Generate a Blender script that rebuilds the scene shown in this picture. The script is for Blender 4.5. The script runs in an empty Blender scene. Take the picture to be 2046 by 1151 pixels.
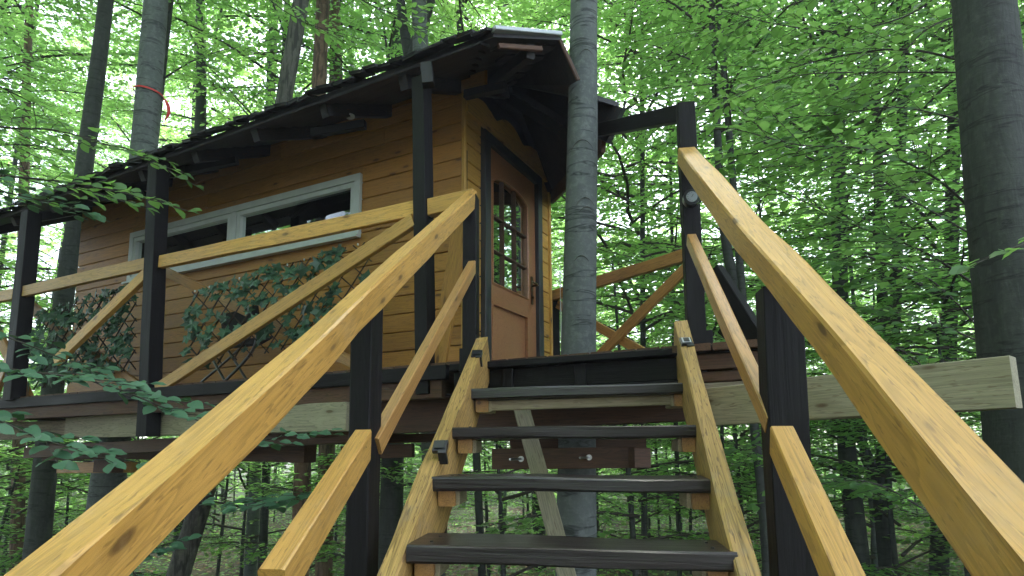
import bpy, math, random
import numpy as np
from mathutils import Vector, Matrix, noise
R = math.radians
S = bpy.context.scene
col = S.collection
# ------------------------------------------------------------------ camera, light, exposure
FPX, PX0, PY0, PITCH, ROLL = 1262.0, 1023.0, 722.0, R(7.8), R(0.4)
_R = Vector((1, 0, 0)); _F = Vector((0, math.cos(PITCH), math.sin(PITCH))); _U = Vector((0, -math.sin(PITCH), math.cos(PITCH)))
CR = _R*math.cos(ROLL) - _U*math.sin(ROLL); CU = _R*math.sin(ROLL) + _U*math.cos(ROLL)
cam_d = bpy.data.cameras.new('camera'); cam = bpy.data.objects.new('camera', cam_d); col.objects.link(cam)
M = Matrix((CR, CU, -_F)).transposed().to_4x4(); cam.matrix_world = M
cam_d.sensor_width = 36; cam_d.lens = 36*FPX/2046; cam_d.shift_y = (PY0-575.5)/2046
cam_d.clip_start = 0.05; cam_d.clip_end = 2000
S.camera = cam
W = bpy.data.worlds.new('World'); S.world = W; W.use_nodes = True
nt = W.node_tree; nt.nodes.clear()
sky = nt.nodes.new('ShaderNodeTexSky'); sky.sky_type = 'NISHITA'; sky.sun_disc = False
SUN_EL, SUN_ROT = R(56), R(12)
sky.sun_elevation = SUN_EL; sky.sun_rotation = SUN_ROT; sky.air_density = 1.0; sky.dust_density = 1.0; sky.ozone_density = 1.0
hs = nt.nodes.new('ShaderNodeHueSaturation'); hs.inputs['Saturation'].default_value = 0.5
bg = nt.nodes.new('ShaderNodeBackground'); bg.inputs['Strength'].default_value = 0.15
out = nt.nodes.new('ShaderNodeOutputWorld')
nt.links.new(sky.outputs[0], hs.inputs['Color']); nt.links.new(hs.outputs[0], bg.inputs['Color']); nt.links.new(bg.outputs[0], out.inputs[0])
sl = bpy.data.lights.new('sun', 'SUN'); sl.energy = 1.5; sl.angle = R(25); sl.color = (1, .96, .9)
so = bpy.data.objects.new('sun', sl); col.objects.link(so)
# soft light falls from ahead through the canopy, high
sd = Vector((math.sin(SUN_ROT)*math.cos(SUN_EL), math.cos(SUN_ROT)*math.cos(SUN_EL), math.sin(SUN_EL)))
so.rotation_euler = sd.to_track_quat('Z', 'Y').to_euler()
S.view_settings.view_transform = 'Standard'; S.view_settings.look = 'None'; S.view_settings.gamma = 1
S.view_settings.use_curve_mapping = False
S.view_settings.exposure = 2.9
S.render.resolution_x = 1024; S.render.resolution_y = 576
S.render.engine = 'CYCLES'
S.cycles.max_bounces = 8; S.cycles.diffuse_bounces = 4; S.cycles.glossy_bounces = 3
S.cycles.transmission_bounces = 6; S.cycles.transparent_max_bounces = 6

# ------------------------------------------------------------------ measuring helpers
def at(px, py, Y):
    d = _F + CR*((px-PX0)/FPX) + CU*((PY0-py)/FPX)
    return d*(Y/d.y)
A = Vector((-.888, .46, 0)).normalized(); B = Vector((.46, .888, 0)).normalized(); Z = Vector((0, 0, 1))
C0 = Vector((-.342, 4.28, 0))
ZD = 0.48
def H(u, v, z): return C0 + A*u + B*v + Z*z          # cabin frame: u along the window wall, v along the door wall
GZ = -3.2
def u_at(px, z=1.4, v=0):       # distance along the window wall at which it meets picture column px
    lo, hi = -1, 9
    for _ in range(40):
        m = (lo+hi)/2; p = H(m, v, z); d = _F.dot(p); x = PX0+FPX*CR.dot(p)/d
        if x > px: lo = m
        else: hi = m
    return lo
def v_at(px, z=1.4, u=0):
    lo, hi = -1, 5
    for _ in range(40):
        m = (lo+hi)/2; p = H(u, m, z); d = _F.dot(p); x = PX0+FPX*CR.dot(p)/d
        if x < px: lo = m
        else: hi = m
    return lo
# ------------------------------------------------------------------ node helpers / materials
def newmat(name):
    m = bpy.data.materials.new(name); m.use_nodes = True
    n = m.node_tree; n.nodes.clear()
    o = n.nodes.new('ShaderNodeOutputMaterial'); b = n.nodes.new('ShaderNodeBsdfPrincipled')
    n.links.new(b.outputs[0], o.inputs[0])
    return m, n, b, o
def ramp(n, src, stops):
    r = n.nodes.new('ShaderNodeValToRGB'); cr = r.color_ramp
    while len(cr.elements) > 1: cr.elements.remove(cr.elements[0])
    for i, (p, c) in enumerate(stops):
        e = cr.elements[0] if i == 0 else cr.elements.new(p)
        e.position = p; e.color = (*c, 1) if len(c) == 3 else c
    n.links.new(src, r.inputs[0]); return r.outputs[0]
def nz(n, vec, scale, detail=4, rough=.55, dist=0):
    t = n.nodes.new('ShaderNodeTexNoise'); t.inputs['Scale'].default_value = scale
    t.inputs['Detail'].default_value = detail; t.inputs['Roughness'].default_value = rough; t.inputs['Distortion'].default_value = dist
    n.links.new(vec, t.inputs['Vector']); return t.outputs['Fac']
def mapping(n, src, sc=(1, 1, 1)):
    m = n.nodes.new('ShaderNodeMapping'); m.inputs['Scale'].default_value = sc; n.links.new(src, m.inputs['Vector']); return m
def math_(n, op, a, b=None):
    m = n.nodes.new('ShaderNodeMath'); m.operation = op
    for i, x in enumerate((a, b)):
        if x is None: continue
        if isinstance(x, (int, float)): m.inputs[i].default_value = x
        else: n.links.new(x, m.inputs[i])
    return m.outputs[0]
def mixc(n, fac, a, b, mode='MIX'):
    m = n.nodes.new('ShaderNodeMix'); m.data_type = 'RGBA'; m.blend_type = mode
    for sock, x in ((m.inputs[0], fac), (m.inputs[6], a), (m.inputs[7], b)):
        if isinstance(x, (int, float)): sock.default_value = x
        elif isinstance(x, tuple): sock.default_value = (*x, 1)
        else: n.links.new(x, sock)
    return m.outputs[2]
def bump(n, b, h, strength, dist):
    bp = n.nodes.new('ShaderNodeBump'); bp.inputs['Strength'].default_value = strength; bp.inputs['Distance'].default_value = dist
    n.links.new(h, bp.inputs['Height']); n.links.new(bp.outputs[0], b.inputs['Normal'])
def offcoord(n):
    tc = n.nodes.new('ShaderNodeTexCoord'); oi = n.nodes.new('ShaderNodeObjectInfo')
    k = math_(n, 'MULTIPLY', oi.outputs['Random'], 37.0)
    cx = n.nodes.new('ShaderNodeCombineXYZ')
    for i in range(3): n.links.new(k, cx.inputs[i])
    a = n.nodes.new('ShaderNodeVectorMath'); a.operation = 'ADD'
    n.links.new(tc.outputs['Object'], a.inputs[0]); n.links.new(cx.outputs[0], a.inputs[1])
    return a.outputs[0], oi.outputs['Random']
def wood(name, light, dark, knot=(.08, .035, .012), rough=.5, streak=.55, knots=True, weather=None, coat=0.0, wscale=1.0, bmp=.35, blotch=.5):
    """grain runs along the piece's own X"""
    m, n, b, o = newmat(name)
    v, rnd = offcoord(n)
    ring = mapping(n, v, (.55, 9, 9)).outputs[0]
    rings = nz(n, ring, 2.0*wscale, 2, .5, 1.2)
    saw = math_(n, 'FRACT', math_(n, 'MULTIPLY', rings, 9.0))
    rc = ramp(n, saw, [(0, (1, 1, 1)), (.55, (.75,)*3), (.9, (.25,)*3), (1, (.95,)*3)])
    fine = nz(n, mapping(n, v, (3.5, 130, 130)).outputs[0], 1.2, 4, .65)
    big = nz(n, mapping(n, v, (1.2, 5, 5)).outputs[0], 1.3, 3, .6)
    base = mixc(n, ramp(n, big, [(.3, (0,)*3), (.72, (1,)*3)]), dark, light)
    base = mixc(n, blotch, mixc(n, .5, dark, light), base)
    c = mixc(n, min(1, streak*.8), base, rc, 'MULTIPLY')
    c = mixc(n, streak*.75, c, ramp(n, fine, [(.3, (.45,)*3), (.55, (1,)*3)]), 'MULTIPLY')
    # small dark pitch flecks
    fl = nz(n, mapping(n, v, (20, 140, 140)).outputs[0], 1.0, 2, .5)
    c = mixc(n, math_(n, 'MULTIPLY', ramp(n, fl, [(.61, (0,)*3), (.68, (1,)*3)]), min(1, .85*streak)), c, knot)
    if knots:
        vo = n.nodes.new('ShaderNodeTexVoronoi'); vo.inputs['Scale'].default_value = 3.0; vo.feature = 'F1'
        n.links.new(mapping(n, v, (1.0, 3.2, 3.2)).outputs[0], vo.inputs['Vector'])
        kf = ramp(n, vo.outputs['Distance'], [(.06, (1,)*3), (.085, (.6,)*3), (.105, (.0,)*3)])
        c = mixc(n, kf, c, knot)
        halo = ramp(n, vo.outputs['Distance'], [(.1, (.4,)*3), (.22, (0,)*3)])
        c = mixc(n, halo, c, tuple(x*.55 for x in dark))
    if weather:
        wf = nz(n, v, 3.1, 5, .7)
        c = mixc(n, ramp(n, wf, [(.55, (0,)*3), (.75, (.55,)*3)]), c, weather)
    c = mixc(n, .6, c, mixc(n, rnd, (.68,)*3, (1.18,)*3), 'MULTIPLY')
    n.links.new(c, b.inputs['Base Color'])
    n.links.new(ramp(n, big, [(0, (rough*.75,)*3), (1, (min(1, rough*1.3),)*3)]), b.inputs['Roughness'])
    b.inputs['Coat Weight'].default_value = coat; b.inputs['Coat Roughness'].default_value = .28
    bump(n, b, math_(n, 'ADD', math_(n, 'MULTIPLY', fine, .6), math_(n, 'MULTIPLY', saw, -.25)), bmp, .004)
    return m
def plain(name, c, rough=.5, metal=0, spec=None):
    m, n, b, o = newmat(name)
    v, rnd = offcoord(n)
    f = nz(n, v, 9, 4)
    n.links.new(mixc(n, f, tuple(x*.75 for x in c), tuple(min(1, x*1.15) for x in c)), b.inputs['Base Color'])
    b.inputs['Roughness'].default_value = rough; b.inputs['Metallic'].default_value = metal
    return m
MT = {}
MT['rail'] = wood('honey_stained_timber', (.70, .385, .095), (.55, .275, .055), rough=.5, coat=.15, streak=.48, weather=(.48, .31, .15))
MT['rail_red'] = wood('reddish_stained_timber', (.55, .29, .09), (.40, .185, .05), rough=.45, coat=.2, streak=.5)
MT['string'] = wood('weathered_stringer_timber', (.62, .38, .12), (.44, .25, .07), rough=.6, streak=.85, weather=(.22, .19, .15), bmp=.6)
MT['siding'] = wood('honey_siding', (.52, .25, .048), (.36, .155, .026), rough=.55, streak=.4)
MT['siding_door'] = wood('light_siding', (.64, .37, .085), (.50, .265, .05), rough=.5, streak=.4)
MT['brown'] = wood('brown_joist', (.13, .06, .033), (.07, .032, .018), rough=.7, streak=.7, knots=False)
MT['cream'] = wood('raw_larch_beam', (.37, .335, .24), (.26, .225, .15), rough=.75, streak=.55, weather=(.36, .33, .24))
MT['greyed'] = wood('greyed_beam', (.40, .33, .23), (.25, .20, .14), rough=.8, streak=.7, weather=(.2, .17, .13))
MT['black'] = wood('black_stained_timber', (.0085, .006, .0082), (.0035, .0026, .0035), knot=(.006, .005, .005), rough=.62, streak=.8, knots=False, bmp=.5)
MT['black'].node_tree.nodes['Principled BSDF'].inputs['Specular IOR Level'].default_value = .25
MT['tread'] = wood('dark_wet_tread', (.034, .021, .024), (.006, .0036, .0042), knot=(.008,)*3, rough=.36, streak=.75, knots=False, bmp=.7, coat=.25)
MT['roofwood'] = wood('dark_roof_boards', (.024, .023, .031), (.012, .0115, .016), rough=.6, streak=.7, knots=False)
MT['door'] = wood('red_brown_door', (.47, .215, .10), (.34, .14, .06), rough=.42, streak=.45, knots=False, coat=.2)
MT['doorframe'] = wood('blue_black_door_trim', (.045, .052, .062), (.022, .026, .033), rough=.45, streak=.7, knots=False)
MT['batten'] = wood('pale_batten', (.52, .44, .30), (.36, .29, .18), rough=.7, streak=.4, knots=False)
MT['white'] = plain('white_window_frame', (.5, .54, .53), .4)
MT['metal'] = plain('galvanised_metal', (.55, .56, .57), .3, 1)
MT['chrome'] = plain('chair_tube', (.2, .2, .22), .3, 1)
MT['plastic'] = plain('black_plastic', (.02, .021, .024), .3)
MT['lampface'] = plain('pale_solar_face', (.55, .58, .6), .15)
MT['dial'] = plain('pale_dial', (.27, .30, .31), .3)
MT['red'] = plain('red_strap', (.55, .02, .02), .5)
MT['bronze'] = plain('bronze_handle', (.16, .11, .07), .3, 1)
MT['cane'] = plain('willow_cane', (.035, .02, .012), .6)
MT['flash'] = plain('roof_flashing', (.4, .43, .45), .35, .3)
MT['curtain'] = plain('dark_room', (.01, .01, .012), .9)
def glass(name, ior):
    m, n, b, o = newmat(name)
    b.inputs['Base Color'].default_value = (.01, .012, .014, 1); b.inputs['Roughness'].default_value = .03
    b.inputs['IOR'].default_value = 1.52
    g = n.nodes.new('ShaderNodeBsdfGlossy'); g.inputs['Roughness'].default_value = .02; g.inputs['Color'].default_value = (.8, .85, .85, 1)
    fr = n.nodes.new('ShaderNodeFresnel'); fr.inputs['IOR'].default_value = ior
    t = n.nodes.new('ShaderNodeBsdfTransparent'); t.inputs['Color'].default_value = (.75, .78, .77, 1)
    mx = n.nodes.new('ShaderNodeMixShader')
    n.links.new(fr.outputs[0], mx.inputs[0]); n.links.new(t.outputs[0], mx.inputs[1]); n.links.new(g.outputs[0], mx.inputs[2])
    n.links.new(mx.outputs[0], o.inputs[0])
    return m
MT['glass'] = glass('door_glass', 1.8); MT['glass_dark'] = glass('window_glass', 1.3)
MT['glass_dark'].node_tree.nodes['Transparent BSDF'].inputs['Color'].default_value = (.12, .13, .15, 1)
def bark(name, c1, c2, c3, ridges=0.0, rings=.95):
    m, n, b, o = newmat(name)
    v, rnd = offcoord(n)
    big = nz(n, mapping(n, v, (1.3, 1.3, .6)).outputs[0], 2.2, 5, .65)
    sm = nz(n, v, 24, 5, .7)
    c = mixc(n, ramp(n, big, [(.32, (0,)*3), (.68, (1,)*3)]), c1, c2)
    c = mixc(n, ramp(n, sm, [(.48, (0,)*3), (.75, (.7,)*3)]), c, c3)
    band = nz(n, mapping(n, v, (1.5, 1.5, 11)).outputs[0], 1.6, 3, .6, .8)
    c = mixc(n, math_(n, 'MULTIPLY', ramp(n, band, [(.56, (0,)*3), (.62, (1,)*3), (.66, (0,)*3)]), rings), c, tuple(x*.35 for x in c1))
    rd = nz(n, mapping(n, v, (14, 14, 2.2)).outputs[0], 1.5, 3, .6, .6)
    if ridges: c = mixc(n, math_(n, 'MULTIPLY', ramp(n, rd, [(.4, (1,)*3), (.52, (0,)*3)]), ridges), c, tuple(x*.3 for x in c1))
    n.links.new(c, b.inputs['Base Color']); b.inputs['Roughness'].default_value = .85
    h = math_(n, 'ADD', math_(n, 'MULTIPLY', sm, .3), math_(n, 'ADD', math_(n, 'MULTIPLY', band, .35), math_(n, 'MULTIPLY', rd, ridges*2)))
    bump(n, b, h, .7, .015)
    return m
MT['beech'] = bark('beech_bark', (.062, .07, .072), (.11, .122, .122), (.18, .19, .185))
MT['beech_dark'] = bark('dark_beech_bark', (.024, .027, .025), (.044, .048, .044), (.07, .073, .065), .3)
MT['pine'] = bark('pine_bark', (.13, .075, .05), (.20, .12, .085), (.27, .19, .14), .8, 0)
MT['ridged'] = bark('ridged_bark', (.05, .047, .04), (.085, .08, .065), (.12, .115, .095), .9, .3)
MT['twig'] = plain('twig_bark', (.045, .036, .028), .8)
def leafmat(name, c1, c2, trans, tfac=.5, gloss=.35):
    m, n, b, o = newmat(name)
    at_ = n.nodes.new('ShaderNodeAttribute'); at_.attribute_name = 'tint'
    g = n.nodes.new('ShaderNodeNewGeometry'); oi = n.nodes.new('ShaderNodeObjectInfo')
    f = nz(n, g.outputs['Position'], .45, 3)
    s = math_(n, 'ADD', math_(n, 'MULTIPLY', at_.outputs['Fac'], .8), math_(n, 'ADD', math_(n, 'MULTIPLY', f, .55), math_(n, 'MULTIPLY', oi.outputs['Random'], .25)))
    ff = ramp(n, s, [(.3, (0,)*3), (1.0, (1,)*3)])
    c = mixc(n, ff, c1, c2); t = mixc(n, ff, tuple(x*.75 for x in trans), trans)
    n.links.new(c, b.inputs['Base Color']); b.inputs['Roughness'].default_value = gloss; b.inputs['Specular IOR Level'].default_value = .45
    tr = n.nodes.new('ShaderNodeBsdfTranslucent'); n.links.new(t, tr.inputs['Color'])
    mx = n.nodes.new('ShaderNodeMixShader'); mx.inputs[0].default_value = tfac
    n.links.new(b.outputs[0], mx.inputs[1]); n.links.new(tr.outputs[0], mx.inputs[2]); n.links.new(mx.outputs[0], o.inputs[0])
    return m
MT['leaf'] = leafmat('beech_leaf', (.07, .16, .06), (.13, .27, .085), (.47, .80, .22), .64)
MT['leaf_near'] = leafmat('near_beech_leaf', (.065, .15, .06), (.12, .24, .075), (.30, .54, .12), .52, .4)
MT['leaf_dark'] = leafmat('shaded_beech_leaf', (.06, .15, .085), (.10, .21, .12), (.10, .20, .07), .25, .45)  # near beech leaf again, with shade put into its colour
MT['ivy'] = leafmat('plastic_ivy_leaf', (.010, .032, .018), (.05, .11, .065), (.03, .08, .03), .15, .35)
MT['litter_leaf'] = leafmat('dry_leaf', (.16, .08, .04), (.30, .18, .10), (.2, .1, .05), .15, .7)
def groundmat():
    m, n, b, o = newmat('forest_floor_litter')
    tc = n.nodes.new('ShaderNodeTexCoord'); v = tc.outputs['Object']
    a = nz(n, v, 14, 6, .7); d = nz(n, v, .35, 4, .6)
    c = ramp(n, a, [(.3, (.025, .015, .01)), (.5, (.065, .04, .026)), (.7, (.14, .09, .06))])
    c = mixc(n, ramp(n, d, [(.38, (0,)*3), (.58, (.8,)*3)]), c, (.04, .075, .022))
    n.links.new(c, b.inputs['Base Color']); b.inputs['Roughness'].default_value = .95
    bump(n, b, a, .8, .06)
    return m
MT['ground'] = groundmat()

# ------------------------------------------------------------------ object helpers
def tag(o, label=None, cat=None, group=None, kind=None):
    if label: o['label'] = label
    if cat: o['category'] = cat
    if group: o['group'] = group
    if kind: o['kind'] = kind
    return o
def empty(name, loc, label, cat, group=None):
    o = bpy.data.objects.new(name, None); o.empty_display_size = .1; col.objects.link(o); o.location = loc
    return tag(o, label, cat, group)
def put(name, me, mat, parent=None, mw=None):
    o = bpy.data.objects.new(name, me); col.objects.link(o)
    if mat and not me.materials: me.materials.append(MT[mat])
    mw = mw or Matrix.Identity(4)
    if parent is not None:
        o.parent = parent
        chain = Matrix.Identity(4); q = parent; st = []
        while q is not None: st.append(q.matrix_basis.copy()); q = q.parent
        for x in reversed(st): chain = chain @ x
        o.matrix_basis = chain.inverted() @ mw
    else: o.matrix_basis = mw
    return o
def mesh(name, v, f, smooth=False):
    me = bpy.data.meshes.new(name); me.from_pydata([tuple(x) for x in v], [], f); me.update()
    if smooth: me.polygons.foreach_set('use_smooth', [True]*len(me.polygons))
    return me
def frame(d, up):
    x = d.normalized(); y = up.cross(x)
    if y.length < 1e-4: y = Vector((0, 1, 0)).cross(x)
    y.normalize(); z = x.cross(y)
    return x, y, z
def beam_mesh(cl, w, h, bev=.004, cut=(0, 0), warp=.0015, seed=0, taper=None):
    """cl: centre line points in local space, running along +X; section w (Y) x h (Z)"""
    b = min(bev, w*.3, h*.3); hw, hh = w/2, h/2
    prof = [(-hw+b, -hh), (hw-b, -hh), (hw, -hh+b), (hw, hh-b), (hw-b, hh), (-hw+b, hh), (-hw, hh-b), (-hw, -hh+b)]
    V = []; F = []; N = len(cl)
    for i, c in enumerate(cl):
        s = 1 if not taper else taper[0]+(taper[1]-taper[0])*i/(N-1)
        for k, (y, z) in enumerate(prof):
            j = noise.noise(Vector((c[0]*2.3+seed*7.7, k*.9+seed, seed*1.3)))*warp*2
            x = c[0] + (cut[0]*z if i == 0 else cut[1]*z if i == N-1 else 0)
            V.append((x, c[1]+y*s+j*(1 if y > 0 else -1), c[2]+z*s+j*(1 if z > 0 else -1)))
    for i in range(N-1):
        for k in range(8):
            a, c_ = i*8+k, i*8+(k+1) % 8
            F.append((a, c_, c_+8, a+8))
    F.append(tuple(range(7, -1, -1))); F.append(tuple((N-1)*8+k for k in range(8)))
    return mesh('timber', V, F)
_seed = [0]
def beam(name, p0, p1, w, h, mat, parent, up=Z, cut=(0, 0), bev=.004, warp=.0015, seg=None, mids=None, lab=None):
    _seed[0] += 1
    d = p1-p0; L = d.length; x, y, z = frame(d, up)
    n = seg or max(1, int(L/.35))
    n = min(n, 10)
    cl = []
    for i in range(n+1):
        t = i/n; q = Vector((L*t, 0, 0))
        if mids:      # list of (t, dy, dz) bends
            q.y = sum(m[1]*math.exp(-((t-m[0])/.18)**2) for m in mids); q.z = sum(m[2]*math.exp(-((t-m[0])/.18)**2) for m in mids)
        cl.append(q)
    me = beam_mesh(cl, w, h, bev, cut, warp, _seed[0])
    mw = Matrix((x, y, z)).transposed().to_4x4(); mw.translation = p0
    o = put(name, me, mat, parent, mw)
    if lab: o['label'] = lab
    return o
def post(name, base, top, w, d, mat, parent, face=Vector((0, 1, 0)), **k):
    """vertical timber, w across, d along face"""
    return beam(name, base, top, w, d, mat, parent, up=face, **k)
def tube_arrays(path, radii, n=8, V=None, F=None, rn=None):
    V = [] if V is None else V; F = [] if F is None else F
    b0 = len(V); P = [Vector(p) for p in path]; N = len(P)
    prev = None
    for i in range(N):
        d = (P[min(i+1, N-1)]-P[max(i-1, 0)]).normalized()
        r = prev if prev is not None else (Vector((1, 0, 0)) if abs(d.x) < .9 else Vector((0, 1, 0)))
        u = (r - d*r.dot(d)).normalized(); prev = u; v = d.cross(u)
        for k in range(n):
            a = 2*math.pi*k/n
            rr = radii[i]*(1 if rn is None else 1+rn*noise.noise(Vector((math.cos(a)*1.5, math.sin(a)*1.5, P[i].z*1.7+P[0].x))))
            V.append(P[i]+u*math.cos(a)*rr+v*math.sin(a)*rr)
    for i in range(N-1):
        for k in range(n):
            F.append((b0+i*n+k, b0+i*n+(k+1) % n, b0+(i+1)*n+(k+1) % n, b0+(i+1)*n+k))
    F.append(tuple(b0+k for k in range(n-1, -1, -1))); F.append(tuple(b0+(N-1)*n+k for k in range(n)))
    return V, F
def smooth_path(P, k=6):
    P = [Vector(p) for p in P]; out = []
    for i in range(len(P)-1):
        a = P[max(i-1, 0)]; b = P[i]; c = P[i+1]; d = P[min(i+2, len(P)-1)]
        for j in range(k):
            t = j/k
            out.append(.5*((2*b)+(c-a)*t+(2*a-5*b+4*c-d)*t*t+(-a+3*b-3*c+d)*t**3))
    out.append(P[-1]); return out
def tube(name, path, rad, mat, parent, n=8, rn=None):
    rads = rad if isinstance(rad, (list, tuple)) else [rad]*len(path)
    o0 = Vector(path[0]); V, F = tube_arrays([Vector(p)-o0 for p in path], rads, n, rn=rn)
    me = mesh(name, V, F, True); me.polygons[-1].use_smooth = False; me.polygons[-2].use_smooth = False
    if len(path) == 2: me.polygons.foreach_set('use_smooth', [False]*len(me.polygons))
    return put(name, me, mat, parent, Matrix.Translation(o0))
def box_to(V, F, p, ax, sz):
    """box centred p, axes ax, full sizes sz into arrays"""
    b0 = len(V)
    for i in (-1, 1):
        for j in (-1, 1):
            for k in (-1, 1):
                V.append(p+ax[0]*(i*sz[0]/2)+ax[1]*(j*sz[1]/2)+ax[2]*(k*sz[2]/2))
    for f in ((0, 1, 3, 2), (4, 6, 7, 5), (0, 4, 5, 1), (2, 3, 7, 6), (0, 2, 6, 4), (1, 5, 7, 3)): F.append(tuple(b0+q for q in f))
def prism(poly, t):
    """poly: list of 2D (x,z), extruded along +Y by t"""
    n = len(poly); V = [(x, 0, z) for x, z in poly]+[(x, t, z) for x, z in poly]
    F = [tuple(range(n)), tuple(range(2*n-1, n-1, -1))]+[(i, i+n, (i+1) % n+n, (i+1) % n) for i in range(n)]
    F = [tuple(reversed(f)) if False else f for f in F]
    return V, F

# ================================================================== SETTING
gs = 260
gv = []; gf = []; NG = 90
for i in range(NG+1):
    for j in range(NG+1):
        sx = (i/NG*2-1); sy = (j/NG*2-1)
        x = sx*abs(sx)**1.6*gs; y = sy*abs(sy)**1.6*gs
        r = math.hypot(x, y)
        gv.append((x, y, GZ+.25*noise.noise(Vector((x*.12, y*.12, 3)))*min(1, r/4)+.02*max(0, r-25)*.6))
for i in range(NG):
    for j in range(NG):
        a = i*(NG+1)+j; gf.append((a, a+NG+1, a+NG+2, a+1))
tag(put('ground', mesh('ground', gv, gf, True), 'ground'), kind='structure')
def gz(x, y):
    r = math.hypot(x, y)
    return GZ+.25*noise.noise(Vector((x*.12, y*.12, 3)))*min(1, r/4)+.02*max(0, r-25)*.6

# ================================================================== DECK
deck = empty('deck', H(-.5, -.6, ZD), 'raised timber deck with black edge boards carrying the cabin between the trees', 'deck')
# floor planks run across, from the side edge to the back edge
TR = Vector((.40, 3.78, 0))          # the beech growing through the deck
u = -1.94
k = 0
while u < 5.55:
    v0 = -.69 + (.06 if u < -.45 else 0)
    v1 = 1.75 if u > -.1 else (1.75 - (-.1-u)*.55)
    c = H(u, 0, 0); tu = (TR-C0).dot(A); tv = (TR-C0).dot(B)
    segs = [(v0, v1)] if abs(u-tu) > .21 else [(v0, tv-.2), (tv+.2, v1)]
    if u > .05 and u < 4.6: segs = [(v0, -.025)]
    for s0, s1 in segs:
        if s1-s0 > .1: beam('plank', H(u, s0, ZD-.017), H(u, s1, ZD-.017), .112, .034, 'brown', deck, warp=.001, seg=3)
    u += .12
# cabin floor slab
Vf = []; Ff = []
box_to(Vf, Ff, H(2.33, .75, ZD-.03), (A, B, Z), (4.6, 1.5, .05))
put('floor_panel', mesh('floor_panel', Vf, Ff), 'brown', deck)
# side edge board and joists
beam('edge_board', H(-.35, -.715, ZD-.06), H(5.6, -.715, ZD-.06), .035, .082, 'black', deck)
beam('edge_board', H(-.3, -.672, .335), H(5.6, -.672, .335), .05, .11, 'brown', deck)
for i in range(9):
    uu = -.15+i*.68
    beam('joist', H(uu, -.64, .385), H(uu, 1.7, .385), .07, .12, 'brown', deck)
# front edge: two courses of black boards with short spacer blocks
f0 = at(905, 727, 3.44); f1 = at(1368, 698, 3.03); f2 = at(1522, 689, 2.90)
f0.z = .452; f1.z = .478; f2.z = .478
fd = (f2-f0).normalized(); fn = Vector((fd.y, -fd.x, 0)).normalized()
def FE(px_t, dz, out=0): return f0.lerp(f2, px_t)+Z*dz+fn*out
beam('edge_board', FE(0, -.018), FE(1, -.018), .09, .036, 'black', deck)
beam('edge_board', FE(0, -.095, -.03), FE(.78, -.095, -.03), .03, .11, 'black', deck)
beam('edge_board', FE(.0, -.175, -.01), FE(.76, -.175, -.01), .05, .042, 'black', deck)
for t in (.2, .45): post('spacer_block', FE(t, -.15, -.02), FE(t, -.04, -.02), .06, .04, 'black', deck, face=fn)
beam('edge_board', FE(.76, -.075, -.01), FE(1, -.075, -.01), .04, .075, 'brown', deck)
beam('edge_board', FE(.76, -.145, -.03), FE(1, -.145, -.03), .04, .05, 'brown', deck)
beam('edge_board', FE(.76, -.2, -.02), FE(1, -.2, -.02), .04, .05, 'greyed', deck)
for t in (.05, .2, .35, .5, .65, .8, .93):
    p = FE(t, -.08, -.06); beam('joist', p, p+B*1.6+Z*0, .06, .11, 'brown', deck)
# the big bearers under the deck
beam('bearer', at(704, 832, 3.86), at(142, 855, 5.55), .10, .178, 'cream', deck, warp=.004, lab='pale raw larch bearer')
beam('bearer', at(150, 858, 5.75), at(-120, 866, 6.7), .09, .165, 'greyed', deck, lab='greyed end of bearer')
beam('bearer', at(2030, 763, 2.05), at(1385, 817, 3.0), .08, .172, 'cream', deck, warp=.003, lab='pale raw bearer running out past the deck')
beam('bearer', at(1470, 800, 3.35), at(640, 842, 4.1), .12, .2, 'brown', deck)
beam('bearer', at(1420, 862, 3.9), at(560, 882, 4.7), .1, .06, 'brown', deck)
beam('bearer', at(720, 868, 4.0), at(60, 905, 5.9), .1, .10, 'brown', deck)
beam('bearer', at(620, 905, 4.7), at(110, 900, 6.4), .12, .14, 'brown', deck)
# clamp boards round the trunks
beam('clamp_board', at(984, 917, 3.60), at(1280, 914, 3.50), .045, .115, 'brown', deck)
beam('clamp_board', at(1020, 893, 4.05), at(1290, 888, 3.97), .05, .1, 'brown', deck)
beam('clamp_board', at(1262, 915, 3.46), at(1294, 915, 3.52), .05, .11, 'brown', deck)
beam('clamp_board', at(684, 905, 4.3), at(826, 900, 4.2), .05, .09, 'brown', deck)
beam('clamp_board', at(92, 905, 6.7), at(300, 898, 6.2), .07, .16, 'brown', deck)
beam('clamp_board', at(120, 935, 6.6), at(268, 933, 6.3), .07, .11, 'rail_red', deck)
beam('clamp_board', at(205, 932, 6.25), at(228, 932, 6.35), .3, .12, 'brown', deck)
for (px, py) in ((1041, 917), (1177, 914)):
    p = at(px, py, 3.49)
    tube('bolt', [p, p+Vector((-.06, -.09, .0))], .006, 'metal', deck)
    tube('washer', [p+Vector((0, .003, 0)), p-Vector((0, .004, 0))], .016, 'metal', deck, 12)
# pale diagonal prop
beam('prop', at(1042, 815, 3.35), at(1135, 1165, 2.95)+Vector((.12, -.1, -.45)), .085, .04, 'cream', deck, up=Vector((0, -1, 0)))
# dark brace board right of the right newel
beam('brace', at(1425, 545, 3.25), at(1512, 682, 3.05), .06, .11, 'black', deck)
beam('brace', at(1455, 640, 3.22), at(1515, 690, 3.05), .06, .16, 'black', deck)

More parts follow.
